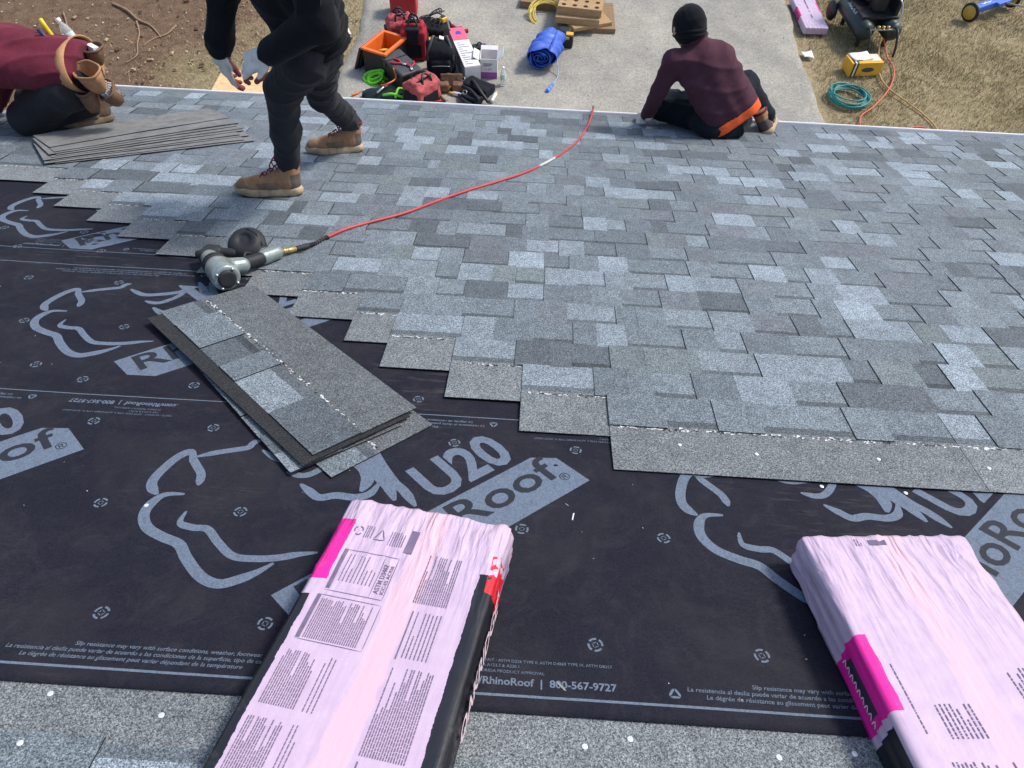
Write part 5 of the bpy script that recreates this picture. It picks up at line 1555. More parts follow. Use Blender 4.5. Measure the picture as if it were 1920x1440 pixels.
MB().tube([(0.0, 0.05, 0.068), (0.045, 0.03, 0.066), (0.066, -0.01, 0.05)], 0.006, 6).build('drum_latch', BLACK, dm, True)
fd = Vector((0.07, 0.08, -0.012)).normalized(); f0 = Vector(L0(-0.998, 2.645, 0.047))
MB().tube([f0, f0 + fd * 0.012, f0 + fd * 0.014, f0 + fd * 0.024], [0.009, 0.009, 0.012, 0.012], 10).build('swivel', STEEL, t, True)
hs = MB().tube([f0 + fd * k for k in (0.024, 0.026, 0.036, 0.038, 0.044, 0.046, 0.07, 0.072, 0.082, 0.086)], [0.009, 0.0125, 0.0125, 0.0105, 0.0105, 0.0125, 0.0125, 0.011, 0.011, 0.008], 12)
HN = 0.0265
HP = [(-0.915, 2.745, 0.033), (-0.888, 2.79, 0.027), (-0.855, 2.87, HN), (-0.798, 2.964, HN), (-0.702, 3.063, HN), (-0.58, 3.184, HN), (-0.433, 3.385, HN), (-0.319, 3.53, HN), (-0.195, 3.668, HN), (-0.064, 3.824, HN), (0.019, 3.953, HN), (0.106, 4.118, HN), (0.184, 4.302, HN), (0.253, 4.508, HN), (0.311, 4.778, HN), (0.349, 5.016, HN + 0.004), (0.362, 5.10, 0.048), (0.366, 5.155, 0.055), (0.368, 5.175, 0.02)]
h = thing('air_hose', 'red air hose trailing across the shingles from nail gun to eave', 'hose', RM(-0.9, 2.75, 0.02))
HI = h.matrix_basis.inverted()
W_ = [HI @ RP(*p) for p in HP] + [HI @ (RP(0.368, 5.18, 0.0) + Vector((0.0, 0.01, -0.5))), HI @ (RP(0.37, 5.18, 0.0) + Vector((0.02, 0.02, -1.6)))]
SP_ = spline(W_, 6)
MB().tube(SP_[6:], 0.0062, 8).build('tube', simple('red_hose', (0.50, 0.05, 0.055), 0.45, 0.4, 0.15, 12), h, True)
o = hs.build('coupler', BRASS, t, True)
e0 = t.matrix_basis @ (f0 + fd * 0.084)
bend = spline([HI @ e0] + W_[:3], 6)
MB().tube(bend[:9], 0.011, 10).build('sleeve', RUB, h, True)
mb = MB()
P2 = bend[7:]; tot = len(P2)
coilp = []
for i in range(120):
    f_ = i / 119 * (tot - 1); a_, b_ = P2[int(f_)], P2[min(int(f_) + 1, tot - 1)]; c = a_ + (b_ - a_) * (f_ - int(f_))
    d_ = (P2[min(int(f_) + 1, tot - 1)] - P2[max(int(f_) - 1, 0)]).normalized(); s1 = d_.cross(Vector((0, 0, 1))).normalized(); s2 = s1.cross(d_); w_ = i / 119 * 2 * math.pi * 11
    coilp.append(c + (s1 * math.cos(w_) + s2 * math.sin(w_)) * 0.0085)
MB().tube(coilp, 0.0021, 5).build('spring_guard', BLACK, h, True)
MB().tube(bend[6:], 0.0062, 8).build('tube_end', RUB, h, True)
i0 = min(range(len(SP_)), key=lambda i: (SP_[i] - HI @ RP(0.045, 4.0, HN)).length)
MB().tube(SP_[i0 - 2:i0 + 5], 0.0074, 8).build('tape_wrap', simple('grey_tape', (0.5, 0.49, 0.47), 0.5, 0.4, 0.2, 40), h, True)
# ================================================================== the three roofers
SKIN = simple('skin', (0.52, 0.30, 0.21), 0.55, 0.35, 0.1, 20)
HAIR = simple('dark_hair', (0.012, 0.010, 0.009), 0.7, 0.3, 0.3, 60)


def fabric(name, c, fuzz=0.12, sc=260):
    q = Mat(name, 0.92, 0.12); p = q.pos()
    n = q.noise(p, 6, 4, 0.6).ramp(0.3, 0.7, 0.8, 1.22); k = q.noise(p, sc, 2).ramp(0.3, 0.7, 0.82, 1.2)
    lint = q.noise(p, 95, 5, 0.8).ramp(0.70, 0.78, 0, fuzz)
    q.color(q.mix(lint, q.mulv(q.rgb(c), n * k), (0.28, 0.26, 0.24))); q.bump(q.noise(p, sc, 2) + q.noise(p, 22, 3) * 2.0, 0.5, 0.0025)
    q.b.inputs['Sheen Weight'].default_value = 0.05
    return q.m


CHARCOAL, INKBLK, NAVY = fabric('charcoal_trousers', (0.026, 0.026, 0.03)), fabric('black_fleece', (0.0085, 0.009, 0.0115), 0.07), fabric('blue_black_trousers', (0.012, 0.016, 0.021))
MAROON, PLUM = fabric('maroon_sweatshirt', (0.135, 0.022, 0.038), 0.05), fabric('plum_jacket', (0.078, 0.030, 0.044), 0.08)
OSHIRT = fabric('orange_shirt', (0.78, 0.115, 0.03), 0.0)


def glove_mat():
    q = Mat('dipped_glove', 0.75, 0.25); p = q.obj(); x, y, z = q.sep(p); n = q.noise(p, 30, 3)
    c = q.mix((z + (n - 0.5) * 0.012).ramp(-0.009, -0.014), (0.62, 0.585, 0.54), (0.22, 0.06, 0.055))
    q.color(q.mix(q.noise(p, 45, 4).ramp(0.55, 0.8, 0, 0.4), c, (0.25, 0.22, 0.19))); q.bump(q.noise(p, 350, 2), 0.3, 0.001); return q.m


def boot_mat(name, c):
    q = Mat(name, 0.75, 0.25); p = q.obj(); x, y, z = q.sep(p); n = q.noise(p, 22, 5, 0.65)
    base = q.mulv(q.rgb(c), n.ramp(0.25, 0.75, 0.7, 1.3))
    heel = (x + (n - 0.5) * 0.02).lt(-0.052) * z.lt(0.105)
    toe = (x + (n - 0.5) * 0.05).gt(0.10) * y.abs().gt(0.012)
    q.color(q.mix(heel * 0.85, q.mix(toe * q.noise(p, 9, 2).gt(0.5) * 0.55, base, (0.10, 0.085, 0.075)), (0.075, 0.072, 0.075)))
    q.bump(n, 0.3, 0.003); return q.m


GLOVE = glove_mat()
BOOTTAN, BOOTBRN = boot_mat('tan_nubuck', (0.33, 0.175, 0.09)), boot_mat('brown_boot_leather', (0.135, 0.075, 0.042))
SOLE, SOLED = simple('cream_sole', (0.40, 0.30, 0.19), 0.8, 0.2, 0.4, 30), simple('dark_sole', (0.16, 0.12, 0.08), 0.85, 0.2, 0.3, 22)
LACE = simple('wine_laces', (0.17, 0.018, 0.03), 0.8, 0.2, 0.2, 40)


def wpart(o, parent):
    """child that keeps its place in the world"""
    o.parent = parent; o.matrix_parent_inverse = parent.matrix_basis.inverted(); return o


def axes(loc, x, z):
    x = Vector(x).normalized(); z = Vector(z); z = (z - x * z.dot(x)).normalized(); y = z.cross(x)
    m = Matrix.Identity(4)
    for i in range(3): m[i][0], m[i][1], m[i][2], m[i][3] = x[i], y[i], z[i], loc[i]
    return m


def boot(person, M, mat, sole, high=0.165, lace=LACE):
    sh = solid('boot', [('c', (-0.045, 0, 0.055), (0.10, 0, 0.05), 0.041, 0.040), ('c', (0.10, 0.004, 0.046), (0.172, 0.006, 0.042), 0.043, 0.036), ('c', (-0.045, 0, 0.06), (-0.05, 0, high), 0.044, 0.047), ('c', (-0.02, 0, 0.10), (0.075, 0, 0.055), 0.035, 0.035)],
               mat, person, 0.007, 0.018, cut=[((0, 0, 0.018), (0, 0, -1)), ((-0.05, 0, high + 0.006), (-0.12, 0, 1))], fold=(0.003, 60, 3), M=M)
    out = [(-0.098, 0), (-0.09, 0.028), (-0.06, 0.042), (0.0, 0.039), (0.05, 0.041), (0.11, 0.052), (0.16, 0.05), (0.2, 0.03), (0.214, 0.0), (0.2, -0.026), (0.16, -0.043), (0.11, -0.047), (0.05, -0.039), (0.0, -0.038), (-0.06, -0.042), (-0.09, -0.028)]
    out = [tuple(p[:2]) for p in spline([(a, b, 0) for a, b in out], 3, True)]
    mb = MB(); n = len(out)
    lev = [(0.93, 0.0), (1.0, 0.006), (1.02, 0.02), (0.99, 0.03), (0.93, 0.036)]
    vs = [(0.06 + (p[0] - 0.06) * k, p[1] * k, z + (0.012 * max(0, (p[0] - 0.13) / 0.08)) + 0.004 * (p[0] < -0.04)) for k, z in lev for p in out]
    fs = [tuple(reversed(range(n))), tuple(range(4 * n, 5 * n))] + [(l * n + i, l * n + (i + 1) % n, (l + 1) * n + (i + 1) % n, (l + 1) * n + i) for l in range(4) for i in range(n)]
    mb.add(vs, fs).build('sole', sole, sh, True)
    for i in range(4):
        x, z = 0.088 - 0.03 * i, 0.094 + 0.0165 * i
        for s in (-1, 1):
            MB().tube(spline([(x, s * 0.026, z - 0.008), (x - 0.01, 0, z + 0.009), (x - 0.022, -s * 0.026, z + 0.004)], 4), 0.0032, 5).build('lace', lace, sh, True)
    for s in (-1, 1):
        MB().tube(spline([(-0.003, s * 0.004, 0.152), (0.02, s * 0.022, 0.168), (0.035, s * 0.03, 0.145), (0.028, s * 0.034, 0.12)], 4), 0.003, 5).build('lace', lace, sh, True)
    MB().tube([V3 for V3 in [Vector((-0.05 + 0.046 * math.cos(a_), 0.044 * math.sin(a_), high - 0.004 + 0.006 * math.cos(a_))) for a_ in [k_ * math.pi / 9 for k_ in range(18)]]], 0.0085, 6, True, True).build('padded_collar', lace, sh, True)
    for s in (-1, 1):
        solid('side_overlay', [('b', (0.055, s * 0.043, 0.052), (0.05, 0.006, 0.014), None, 0.004)], SOLED, sh, 0.005, 0.004)
    solid('tongue', [('b', (-0.004, 0, high - 0.008), (0.012, 0.026, 0.035), [[0.94, 0, 0.34], [0, 1, 0], [-0.34, 0, 0.94]], 0.008)], lace, sh, 0.006, 0.006)
    return sh


def glove(person, M, curl, thumb=1.0, side=1, mat=None):
    pr = [('b', (0.045, 0, 0), (0.05, 0.043, 0.0165), None, 0.015), ('c', (-0.035, 0, 0), (0.02, 0, 0), 0.031, 0.034)]
    for i, (y, L, r) in enumerate(((0.033, 0.074, 0.0112), (0.011, 0.083, 0.0114), (-0.011, 0.077, 0.011), (-0.033, 0.060, 0.0102))):
        p = Vector((0.086 - 0.004 * abs(i - 1), y, 0.0)); a = 0.0
        for j, f_ in enumerate((0.44, 0.32, 0.24)):
            a += curl * (0.7 + 0.18 * i) * (0.75, 1.0, 0.8)[j]
            q_ = p + Vector((math.cos(a), 0.06 * (1.2 - i) * (1 - j * 0.4), -math.sin(a))) * L * f_
            pr.append(('c', tuple(p), tuple(q_), r * (1 - 0.06 * j), r * (0.94 - 0.06 * j))); p = q_
    t1 = Vector((0.018, 0.038, -0.006)); t2 = t1 + Vector((0.032, 0.024 * thumb, -0.014)); t3 = t2 + Vector((0.030, 0.008 * thumb - 0.006, -0.012))
    pr += [('c', tuple(t1), tuple(t2), 0.0155, 0.013), ('c', tuple(t2), tuple(t3), 0.0125, 0.0105)]
    if side < 0:
        pr = [tuple([q_[0]] + [((e[0], -e[1], e[2]) if isinstance(e, tuple) and len(e) == 3 and k < (2 if q_[0] == 'c' else 1) else e) for k, e in enumerate(q_[1:])]) for q_ in pr]
    return solid('glove', pr, mat or GLOVE, person, 0.004, 0.006, M=M, fold=(0.0012, 90, 2))


def to_local(M, person): return person.matrix_basis.inverted() @ M


def person(label, base, skin_prims, face=None):
    t = thing('person', label, 'person', Matrix.Translation(base))
    wpart(solid('body', skin_prims, SKIN, None, 0.014, 0.03), t)
    return t


def head_prims(c, fwd, upv, r=0.098):
    c, f_, u_ = Vector(c), Vector(fwd).normalized(), Vector(upv).normalized(); s_ = f_.cross(u_).normalized()
    R3 = [[f_[i], s_[i], u_[i]] for i in range(3)]
    pr = [('e', tuple(c), (r, 0.078, 0.115), R3), ('e', tuple(c + f_ * 0.03 - u_ * 0.06), (0.062, 0.055, 0.06), R3), ('e', tuple(c + f_ * 0.1 - u_ * 0.018), (0.022, 0.014, 0.026), R3), ('e', tuple(c + f_ * 0.082 - u_ * 0.066), (0.02, 0.026, 0.012), R3)]
    for s in (-1, 1):
        pr += [('e', tuple(c + s_ * s * 0.093 - u_ * 0.012), (0.024, 0.013, 0.034), R3), ('e', tuple(c + f_ * 0.082 + s_ * s * 0.032 + u_ * 0.018), (0.016, 0.022, 0.01), R3)]
    return pr, R3


V_ = Vector
# ------------------------------------------------------------------ the standing roofer
BF, BB = RM(-1.195, 3.348, 0.0205, math.pi + 0.16), RM(-1.055, 4.045, 0.0205, math.pi + 0.35)
aL, aR = BF @ V_((-0.045, 0, 0.15)), BB @ V_((-0.045, 0, 0.15))
kL, hL, hR, kR = V_((-1.078, 3.19, -0.498)), V_((-0.925, 3.12, -0.322)), V_((-0.955, 3.36, -0.455)), V_((-1.054, 3.63, -0.788))
wst, chs, sL, sR, nk = V_((-0.885, 3.2, -0.25)), V_((-0.925, 3.12, -0.04)), V_((-0.825, 2.97, 0.12)), V_((-1.11, 3.27, -0.04)), V_((-1.0, 3.1, 0.13))
eL, wL, eR, wR = V_((-0.770, 2.895, -0.050)), V_((-0.990, 2.92, -0.192)), V_((-1.238, 3.25, -0.130)), V_((-1.297, 3.20, -0.345))
plv = V_((-0.915, 3.24, -0.345)); hd = V_((-1.06, 3.09, 0.27))
hp, R3 = head_prims(hd, (-0.9, -0.1, -0.35), (-0.35, 0, 0.94))
P1 = person('person in black fleece and charcoal trousers standing bent with gloved hands hanging', RP(-1.1, 3.7, 0.02),
            [('c', plv, chs, 0.10, 0.11), ('c', chs, nk, 0.09, 0.05), ('c', nk, hd, 0.05, 0.05), ('c', sL, sR, 0.045, 0.045), ('c', sL, eL, 0.042, 0.036), ('c', eL, wL, 0.036, 0.026), ('c', sR, eR, 0.042, 0.036), ('c', eR, wR, 0.036, 0.026),
             ('c', plv, hL, 0.09, 0.075), ('c', plv, hR, 0.09, 0.075), ('c', hL, kL, 0.07, 0.05), ('c', kL, aL, 0.048, 0.034), ('c', hR, kR, 0.07, 0.05), ('c', kR, aR, 0.048, 0.034)] + hp)
tr = solid('trousers', [('c', plv + V_((0.012, 0, 0.06)), plv, 0.100, 0.102), ('c', hL, kL + V_((0.01, 0, 0.008)), 0.090, 0.080), ('c', kL, kL * 0.45 + aL * 0.55, 0.073, 0.065), ('c', kL * 0.45 + aL * 0.55, aL + V_((0, 0, 0.005)), 0.064, 0.056),
                       ('c', hR, kR, 0.084, 0.066), ('c', kR, kR * 0.4 + aR * 0.6, 0.064, 0.058), ('c', kR * 0.4 + aR * 0.6, aR, 0.062, 0.055), ('c', plv, hL, 0.098, 0.090), ('c', plv, hR, 0.096, 0.086)],
           CHARCOAL, None, 0.0098, 0.028, fold=(0.013, 27, 4, (0.3, 0.5, 0.6)))
wpart(tr, P1)
jk = solid('fleece_jacket', [('c', wst, chs, 0.118, 0.135), ('c', V_((-0.935, 3.1, -0.15)), V_((-0.97, 3.12, -0.02)), 0.10, 0.13), ('c', V_((-0.862, 3.18, -0.22)), V_((-0.85, 3.05, -0.03)), 0.10, 0.11), ('c', chs, (sL + sR) / 2, 0.14, 0.12), ('c', sL, sR, 0.082, 0.08), ('c', nk, hd - V_((0, 0, 0.12)), 0.075, 0.07),
                            ('c', sL, eL, 0.076, 0.064), ('c', eL, wL * 0.88 + eL * 0.12, 0.068, 0.054), ('c', wL * 0.88 + eL * 0.12, wL, 0.048, 0.046), ('c', sR, eR, 0.072, 0.062), ('c', eR, wR * 0.86 + eR * 0.14, 0.062, 0.054), ('c', wR * 0.86 + eR * 0.14, wR, 0.048, 0.046)],
           INKBLK, None, 0.0098, 0.02, fold=(0.013, 30, 7), cut=[(tuple(wst + V_((0, 0, -0.07))), (0.3, 0.1, -1))])
wpart(jk, P1)
hem = [wst + V_((0.0, 0.0, -0.066)) + V_((0.116 * math.cos(a), 0.118 * math.sin(a), 0.036 * math.cos(a))) for a in [k * math.pi / 12 for k in range(24)]]
o = MB().tube(hem, 0.013, 6, True, True).build('waist_hem', INKBLK, None, True); wpart(o, P1)
pk = MB(); pk.box((-0.785, 2.862, 0.03), (0.075, 0.012, 0.10), Matrix.Rotation(0.25, 3, 'Y')); o = pk.build('sleeve_pocket', INKBLK); wpart(o, P1)
o = MB().box((-0.792, 2.853, 0.055), (0.028, 0.006, 0.017), Matrix.Rotation(0.1, 3, 'Y')).build('blue_tag', simple('blue_label', (0.05, 0.22, 0.55), 0.5, 0.4, 0.05)); wpart(o, P1)
o = MB().box((-0.83, 3.12, -0.30), (0.012, 0.004, 0.032), Matrix.Rotation(0.5, 3, 'Y')).build('white_tag', WHITEP); wpart(o, P1)
for B in (BF, BB): boot(P1, to_local(B, P1), BOOTTAN, SOLE)
glove(P1, to_local(axes(wL + V_((-0.012, 0, -0.006)), (-0.88, 0.0, -0.42), (-0.25, -0.55, 0.8)), P1), 0.78, 0.8, 1)
glove(P1, to_local(axes(wR + V_((-0.004, 0, -0.012)), (0.10, -0.10, -1), (-0.75, -0.62, 0.0)), P1), 0.42, 0.9, 1)
beanie = solid('cap', [('e', tuple(hd + V_((0, 0, 0.03))), (0.108, 0.09, 0.108), R3)], INKBLK, None, 0.012, 0.02, cut=[(tuple(hd + V_((0, 0, 0.0))), (-0.3, 0, -1))]); wpart(beanie, P1)

# ------------------------------------------------------------------ the roofer sitting at the eave
plv = V_((1.145, 4.60, -1.425)); chs = V_((0.962, 4.66, -1.065)); sL, sR, nk, hd = V_((0.792, 4.63, -1.065)), V_((1.080, 4.70, -1.06)), V_((0.916, 4.715, -1.01)), V_((0.857, 4.755, -0.915))
eL, wL = V_((0.733, 4.62, -1.254)), V_((0.699, 4.685, -1.465)); eR, wR = V_((1.10, 4.95, -1.22)), V_((1.12, 5.02, -1.43))
w0, wl, c0, cl, w1, c1 = V_((1.175, 4.6, -1.345)), V_((1.10, 4.57, -1.365)), chs, V_((0.870, 4.62, -1.075)), V_((1.250, 4.61, -1.30)), V_((1.040, 4.67, -1.055))
lk, la = V_((0.815, 4.80, -1.455)), V_((1.06, 5.0, -1.535)); rh, rk, ra = V_((1.21, 4.66, -1.40)), V_((1.345, 4.96, -1.37)), V_((1.475, 4.745, -1.462))
hp, R3 = head_prims(hd, (-0.30, 0.80, -0.5), (-0.2, 0.5, 0.85))
P2 = person('person in a plum sweatshirt and black cap sitting at the eave, back turned', RP(1.1, 4.75, 0.02),
            [('c', plv, chs, 0.10, 0.11), ('c', chs, nk, 0.085, 0.05), ('c', nk, hd, 0.052, 0.05), ('c', sL, sR, 0.045, 0.045), ('c', sL, eL, 0.042, 0.036), ('c', eL, wL, 0.035, 0.026), ('c', sR, eR, 0.042, 0.036), ('c', eR, wR, 0.035, 0.026),
             ('c', plv, lk, 0.08, 0.05), ('c', lk, la, 0.048, 0.034), ('c', rh, rk, 0.07, 0.05), ('c', rk, ra, 0.048, 0.034)] + hp)
wpart(solid('trousers', [('e', tuple(plv + V_((0.0, 0.01, -0.005))), (0.195, 0.150, 0.10)), ('c', plv + V_((-0.06, 0.05, -0.02)), lk, 0.100, 0.090), ('c', lk, la, 0.09, 0.065), ('c', rh, rk, 0.108, 0.080), ('c', rk, ra, 0.078, 0.060), ('c', plv + V_((0.05, 0.02, 0.0)), rh + V_((0, 0.03, -0.02)), 0.10, 0.10)],
            NAVY, None, 0.0105, 0.03, fold=(0.017, 20, 5)), P2)
AX = (c0 - w0).normalized(); CUT = w0 - AX * 0.03
wpart(solid('orange_shirt', [('c', w0 - AX * 0.1, w0 + AX * 0.1, 0.114, 0.106), ('c', wl - AX * 0.1, wl + AX * 0.1, 0.102, 0.091), ('c', w1 - AX * 0.1, w1 + AX * 0.1, 0.098, 0.090)], OSHIRT, None, 0.0085, 0.025, fold=(0.004, 30, 3), cut=[(tuple(CUT - AX * 0.052), tuple(-AX)), (tuple(CUT + AX * 0.006), tuple(AX))]), P2)
wpart(solid('sweatshirt', [('c', w0 - AX * 0.03, c0, 0.108, 0.125), ('c', wl - AX * 0.03, cl, 0.092, 0.09), ('c', w1 - AX * 0.03, c1, 0.092, 0.098), ('c', c0, nk, 0.11, 0.072), ('c', sL, sR, 0.072, 0.074), ('c', nk, nk + (hd - nk) * 0.45, 0.070, 0.066),
                          ('c', sL, eL, 0.070, 0.056), ('c', eL, wL * 0.88 + eL * 0.12, 0.056, 0.047), ('c', wL * 0.88 + eL * 0.12, wL, 0.042, 0.041), ('c', sR, eR, 0.072, 0.062), ('c', eR, wR, 0.062, 0.044)],
            PLUM, None, 0.0095, 0.02, fold=(0.014, 22, 9), cut=[(tuple(CUT), tuple(-AX))]), P2)
co = nk + (hd - nk) * 0.38
dvec = (hd - nk).normalized(); s1 = dvec.orthogonal().normalized(); s2 = dvec.cross(s1)
for k_, rr in ((-0.01, 0.074), (0.012, 0.070)):
    o = MB().tube([co + dvec * k_ + (s1 * math.cos(a) + s2 * math.sin(a)) * rr for a in [k * math.pi / 10 for k in range(20)]], 0.013, 6, True, True).build('collar', PLUM, None, True); wpart(o, P2)
cap = solid('knit_cap', [('e', tuple(hd + V_((-0.004, 0.0, 0.016))), (0.112, 0.094, 0.106), R3), ('e', tuple(hd + V_((0.004, -0.02, -0.016))), (0.096, 0.088, 0.085), R3)], INKBLK, None, 0.0095, 0.03, fold=(0.005, 40, 2), cut=[(tuple(hd + V_((0, 0.045, -0.01))), (-0.2, 0.9, -0.75))]); wpart(cap, P2)
hu = V_([R3[i][2] for i in range(3)]); hf = V_([R3[i][0] for i in range(3)]); hs_ = V_([R3[i][1] for i in range(3)])
for k_ in range(2):
    o = MB().tube([hd + V_((-0.002, -0.006, 0)) + hu * (-0.035 + 0.022 * k_) + hf * math.cos(a) * (0.104 + 0.001 * k_) + hs_ * math.sin(a) * (0.083 + 0.003 * k_) - hu * 0.02 * (math.cos(a) < 0) * abs(math.cos(a)) for a in [k * math.pi / 14 for k in range(28)]], 0.0125, 7, True, True).build('cap_fold', INKBLK, None, True); wpart(o, P2)
glove(P2, to_local(axes(wL + V_((-0.004, 0.005, -0.02)), (-0.28, 0.45, -0.42), (-0.45, -0.55, 0.72)), P2), 0.35, 1.0, -1)
glove(P2, to_local(axes(wR, (-0.5, 0.6, -0.6), (0, 0.4, 0.9)), P2), 0.5, 1.0, 1)
BM = axes(ra + V_((0.045, -0.02, -0.10)), (0.30, 0.88, -0.2), (-0.62, 0.1, 0.8))
boot(P2, to_local(BM, P2), BOOTTAN, SOLE)
boot(P2, to_local(axes(la + V_((0.05, 0.03, -0.06)), (0.9, 0.45, -0.25), (0.1, 0.3, 0.95)), P2), BOOTTAN, SOLE)

# ------------------------------------------------------------------ the kneeling roofer
plv, chs = V_((-2.545, 4.0, -0.985)), V_((-2.90, 4.0, -0.885)); sN, sF, nk, hd = V_((-3.0, 3.83, -0.90)), V_((-3.02, 4.2, -0.95)), V_((-3.10, 4.0, -0.90)), V_((-3.27, 4.0, -0.97))
hN, hF = V_((-2.53, 3.91, -1.01)), V_((-2.58, 4.1, -1.05)); kN, kF = V_((-2.835, 3.90, -1.200)), V_((-2.95, 4.15, -1.25)); aN, aF = V_((-2.55, 4.05, -1.20)), V_((-2.62, 4.25, -1.30))
eN, wN, eF, wF = V_((-2.97, 3.87, -1.09)), V_((-3.09, 3.93, -1.205)), V_((-3.08, 4.2, -1.15)), V_((-3.15, 4.15, -1.27))
hp, R3 = head_prims(hd, (-0.5, 0, -0.85), (-0.85, 0, 0.5))
P3 = person('person in a maroon sweatshirt and tan tool belt kneeling at the corner of the roof', RP(-2.75, 4.2, 0.02),
            [('c', plv, chs, 0.10, 0.115), ('c', chs, nk, 0.09, 0.055), ('c', nk, hd, 0.05, 0.05), ('c', sN, sF, 0.045, 0.045), ('c', sN, eN, 0.042, 0.036), ('c', eN, wN, 0.036, 0.027), ('c', sF, eF, 0.042, 0.036), ('c', eF, wF, 0.036, 0.027),
             ('c', hN, kN, 0.075, 0.052), ('c', kN, aN, 0.05, 0.035), ('c', hF, kF, 0.075, 0.052), ('c', kF, aF, 0.05, 0.035)] + hp)
wpart(solid('trousers', [('e', tuple(plv + V_((0.035, 0, -0.0))), (0.125, 0.16, 0.13)), ('c', hN, kN + V_((0.01, 0, 0.01)), 0.112, 0.096), ('c', kN, aN, 0.094, 0.068), ('c', hF, kF, 0.118, 0.088), ('c', kF, aF, 0.085, 0.062), ('c', plv, hN, 0.12, 0.112)], CHARCOAL, None, 0.0105, 0.03, fold=(0.017, 19, 8)), P3)
wpart(solid('sweatshirt', [('c', V_((-2.49, 4.0, -0.905)), V_((-2.9, 4.0, -0.865)), 0.122, 0.14), ('c', V_((-2.50, 3.92, -0.92)), V_((-2.9, 3.9, -0.885)), 0.098, 0.115), ('c', V_((-2.50, 4.08, -0.92)), V_((-2.9, 4.1, -0.885)), 0.098, 0.115), ('c', chs, nk, 0.13, 0.085), ('c', sN, sF, 0.09, 0.085), ('c', sN, eN, 0.08, 0.064), ('c', eN, wN, 0.06, 0.045), ('c', sF, eF, 0.08, 0.064), ('c', eF, wF, 0.06, 0.045)],
            MAROON, None, 0.0105, 0.022, fold=(0.016, 19, 6), cut=[((-2.435, 4.0, -0.93), (1, 0, -0.25))]), P3)
hair = solid('cap', [('e', tuple(hd + V_((-0.03, 0, 0.01))), (0.11, 0.092, 0.118), R3)], INKBLK, None, 0.012, 0.02, cut=[(tuple(hd), (0.2, 0, -1))]); wpart(hair, P3)
glove(P3, to_local(axes(wN, (-0.75, 0.3, -0.5), (-0.3, -0.2, 0.9)), P3), 0.5, 1.0, 1)
glove(P3, to_local(axes(wF, (-0.7, -0.3, -0.5), (-0.3, 0.2, 0.9)), P3), 0.5, 1.0, -1)
boot(P3, to_local(RM(-2.585, 4.32, 0.022, math.radians(180 + 58)), P3), BOOTBRN, SOLED, 0.19, simple('brown_laces', (0.10, 0.06, 0.04), 0.8, 0.2, 0.2, 40))
boot(P3, to_local(axes(V_((-2.60, 4.27, -1.335)), (-0.75, 0.5, -0.25), (-0.2, 0.2, 0.95)), P3), BOOTBRN, SOLED, 0.17, simple('brown_laces', (0.10, 0.06, 0.04)))
# tool belt: band, open pouches, loops
bc, bn = V_((-2.462, 4.0, -0.922)), V_((0.97, 0.0, 0.22)).normalized()
b1 = V_((0, 1, 0)); b2 = bn.cross(b1).normalized()
mb = MB(); vs, fs = [], []
N = 36
for i in range(N):
    a = 2 * math.pi * i / N; d = b1 * math.cos(a) * 0.171 + b2 * math.sin(a) * 0.130
    for off, th in ((-0.034, 0.0), (0.034, 0.006), (0.034, -0.004), (-0.034, -0.008)): vs.append(bc + d * (1 + th / 0.17) + bn * off)
for i in range(N):
    for k in range(4): fs.append((i * 4 + k, i * 4 + (k + 1) % 4, ((i + 1) % N) * 4 + (k + 1) % 4, ((i + 1) % N) * 4 + k))
mb.add(vs, fs); belt = wpart(mb.build('tool_belt', TANLEA, None, True), P3)


def pouch(c, top, wdt, dep, hgt, mat, name='pouch', lean=0.0):
    """an open leather pocket: a tapered cup with a thick rolled rim"""
    M_ = axes(c, top[0], top[1]); mb = MB(); vs, fs = [], []; n = 22
    for rr, z in ((0.62, 0.0), (0.86, hgt * 0.25), (1.0, hgt * 0.7), (1.06, hgt), (0.98, hgt), (0.92, hgt * 0.7), (0.78, hgt * 0.25), (0.5, hgt * 0.08)):
        for k in range(n):
            a = 2 * math.pi * k / n; q_ = 1 + 0.09 * math.sin(2 * a + c[0] * 40) + 0.05 * math.sin(5 * a + z * 30)
            vs.append((wdt * rr * q_ * math.cos(a), dep * rr * q_ * math.sin(a), z + 0.012 * math.sin(a) * (z / hgt)))
    for l in range(7):
        for k in range(n): fs.append((l * n + k, l * n + (k + 1) % n, (l + 1) * n + (k + 1) % n, (l + 1) * n + k))
    fs += [tuple(reversed(range(n))), tuple(range(7 * n, 8 * n))]
    o = wpart(mb.add(vs, fs).build(name, mat, None, True, M_), belt)
    o.matrix_parent_inverse = P3.matrix_basis.inverted() @ Matrix.Identity(4)
    o.matrix_parent_inverse = Matrix.Identity(4); o.matrix_basis = P3.matrix_basis.inverted() @ M_
    o.matrix_parent_inverse = (P3.matrix_basis @ belt.matrix_parent_inverse).inverted() @ P3.matrix_basis
    rim = MB().tube([V_(vs[3 * n + k]) for k in range(n)], 0.0065, 6, True, True).build('rim', mat, None, True); rim.parent = o
    return M_


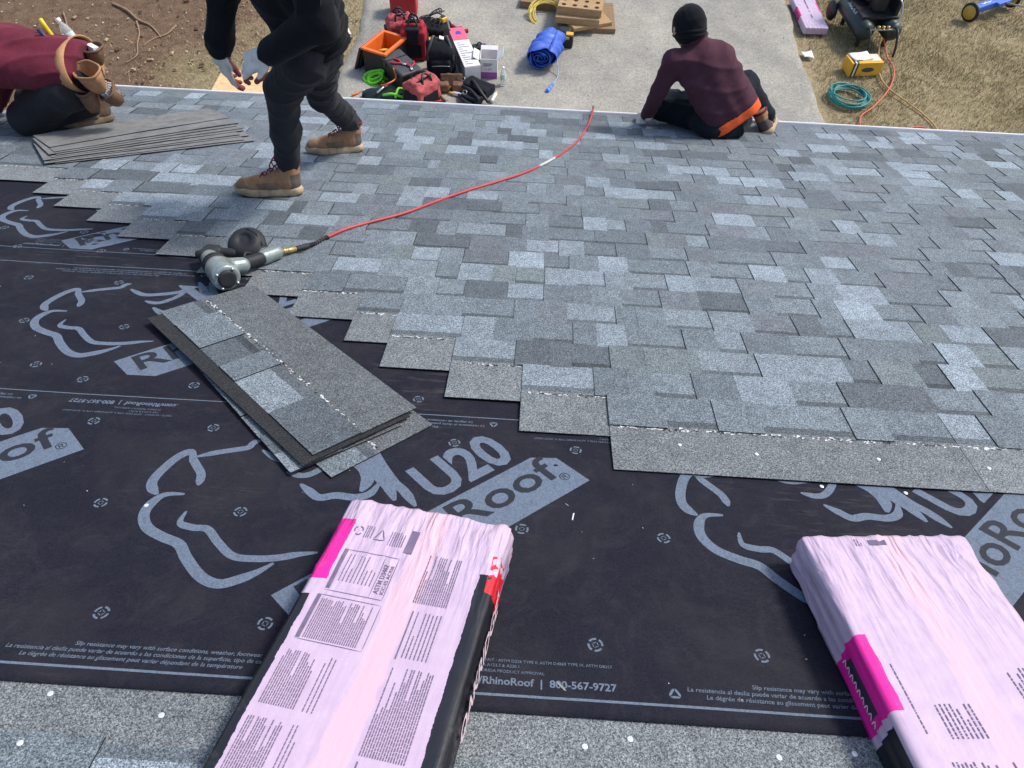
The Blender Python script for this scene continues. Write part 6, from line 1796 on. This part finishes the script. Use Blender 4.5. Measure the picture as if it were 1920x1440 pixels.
pouch((-2.345, 3.89, -0.99), ((0.80, -0.58, 0.05), (0.22, -0.30, 0.93)), 0.088, 0.055, 0.115, TANLEA)
pouch((-2.40, 3.865, -1.10), ((0.7, -0.7, 0), (0.12, -0.1, 1)), 0.052, 0.042, 0.12, LEATHER)
PM = pouch((-2.285, 3.935, -1.085), ((0.85, -0.5, 0.1), (-0.05, -0.42, 0.9)), 0.053, 0.052, 0.095, LEATHER)
PW = pouch((-2.395, 4.06, -0.945), ((0.75, -0.6, 0.1), (0.35, -0.1, 0.93)), 0.060, 0.042, 0.085, LEATHER)
# coil of nails standing in the hanging pouch, carton of staples, bottle, hammer
nt = thing('nail_coil', 'coil of collated steel nails filling the hanging leather pouch', 'nails', PM @ Matrix.Translation((0, 0, 0.04)))
for i in range(7):
    for j in range(7):
        x, y = -0.039 + 0.013 * i, -0.036 + 0.012 * j
        if (x / 0.047) ** 2 + (y / 0.046) ** 2 < 1:
            MB().lathe([(0.0018, 0), (0.0018, 0.066), (0.0052, 0.067), (0.0052, 0.0695), (0.002, 0.070)], 7).build('nail', NAIL, nt, False, Matrix.Translation((x, y, 0.002 * ((i + j) % 3))))
o = MB().box((0, 0, 0.065), (0.085, 0.03, 0.06)).build('white_carton', WHITEP, None, False, PW); tag(o, 'small white carton standing in the upper belt pouch', 'carton')
bottle('small water bottle tucked into the tan tool belt', axes((-2.50, 4.13, -0.93), (0.9, 0.3, 0.3), (-0.35, 0.1, 0.94)) @ Matrix.Scale(0.85, 4))
ht = thing('hammer', 'yellow handled tool tucked behind the kneeling roofer\'s back', 'hammer', axes((-2.55, 4.06, -0.86), (0, 1, 0), (-0.35, 0, 0.94)))
MB().tube([(0, 0, 0), (0, 0.005, 0.06), (0, 0.0, 0.12), (0, -0.01, 0.155)], [0.010, 0.0125, 0.0135, 0.010], 10).build('grip', simple('yellow_grip', (0.72, 0.55, 0.02), 0.45, 0.4, 0.08), ht, True)
MB().tube([(-0.05, 0.0, 0.0), (-0.052, 0.0, 0.13)], [0.009, 0.012], 8).build('second_grip', simple('blue_grip', (0.02, 0.03, 0.09), 0.5, 0.4, 0.1), ht, True)
# ------------------------------------------------------------------ render settings
scene.render.engine = 'CYCLES'
scene.render.resolution_x, scene.render.resolution_y = 1024, 768
scene.cycles.use_denoising = True
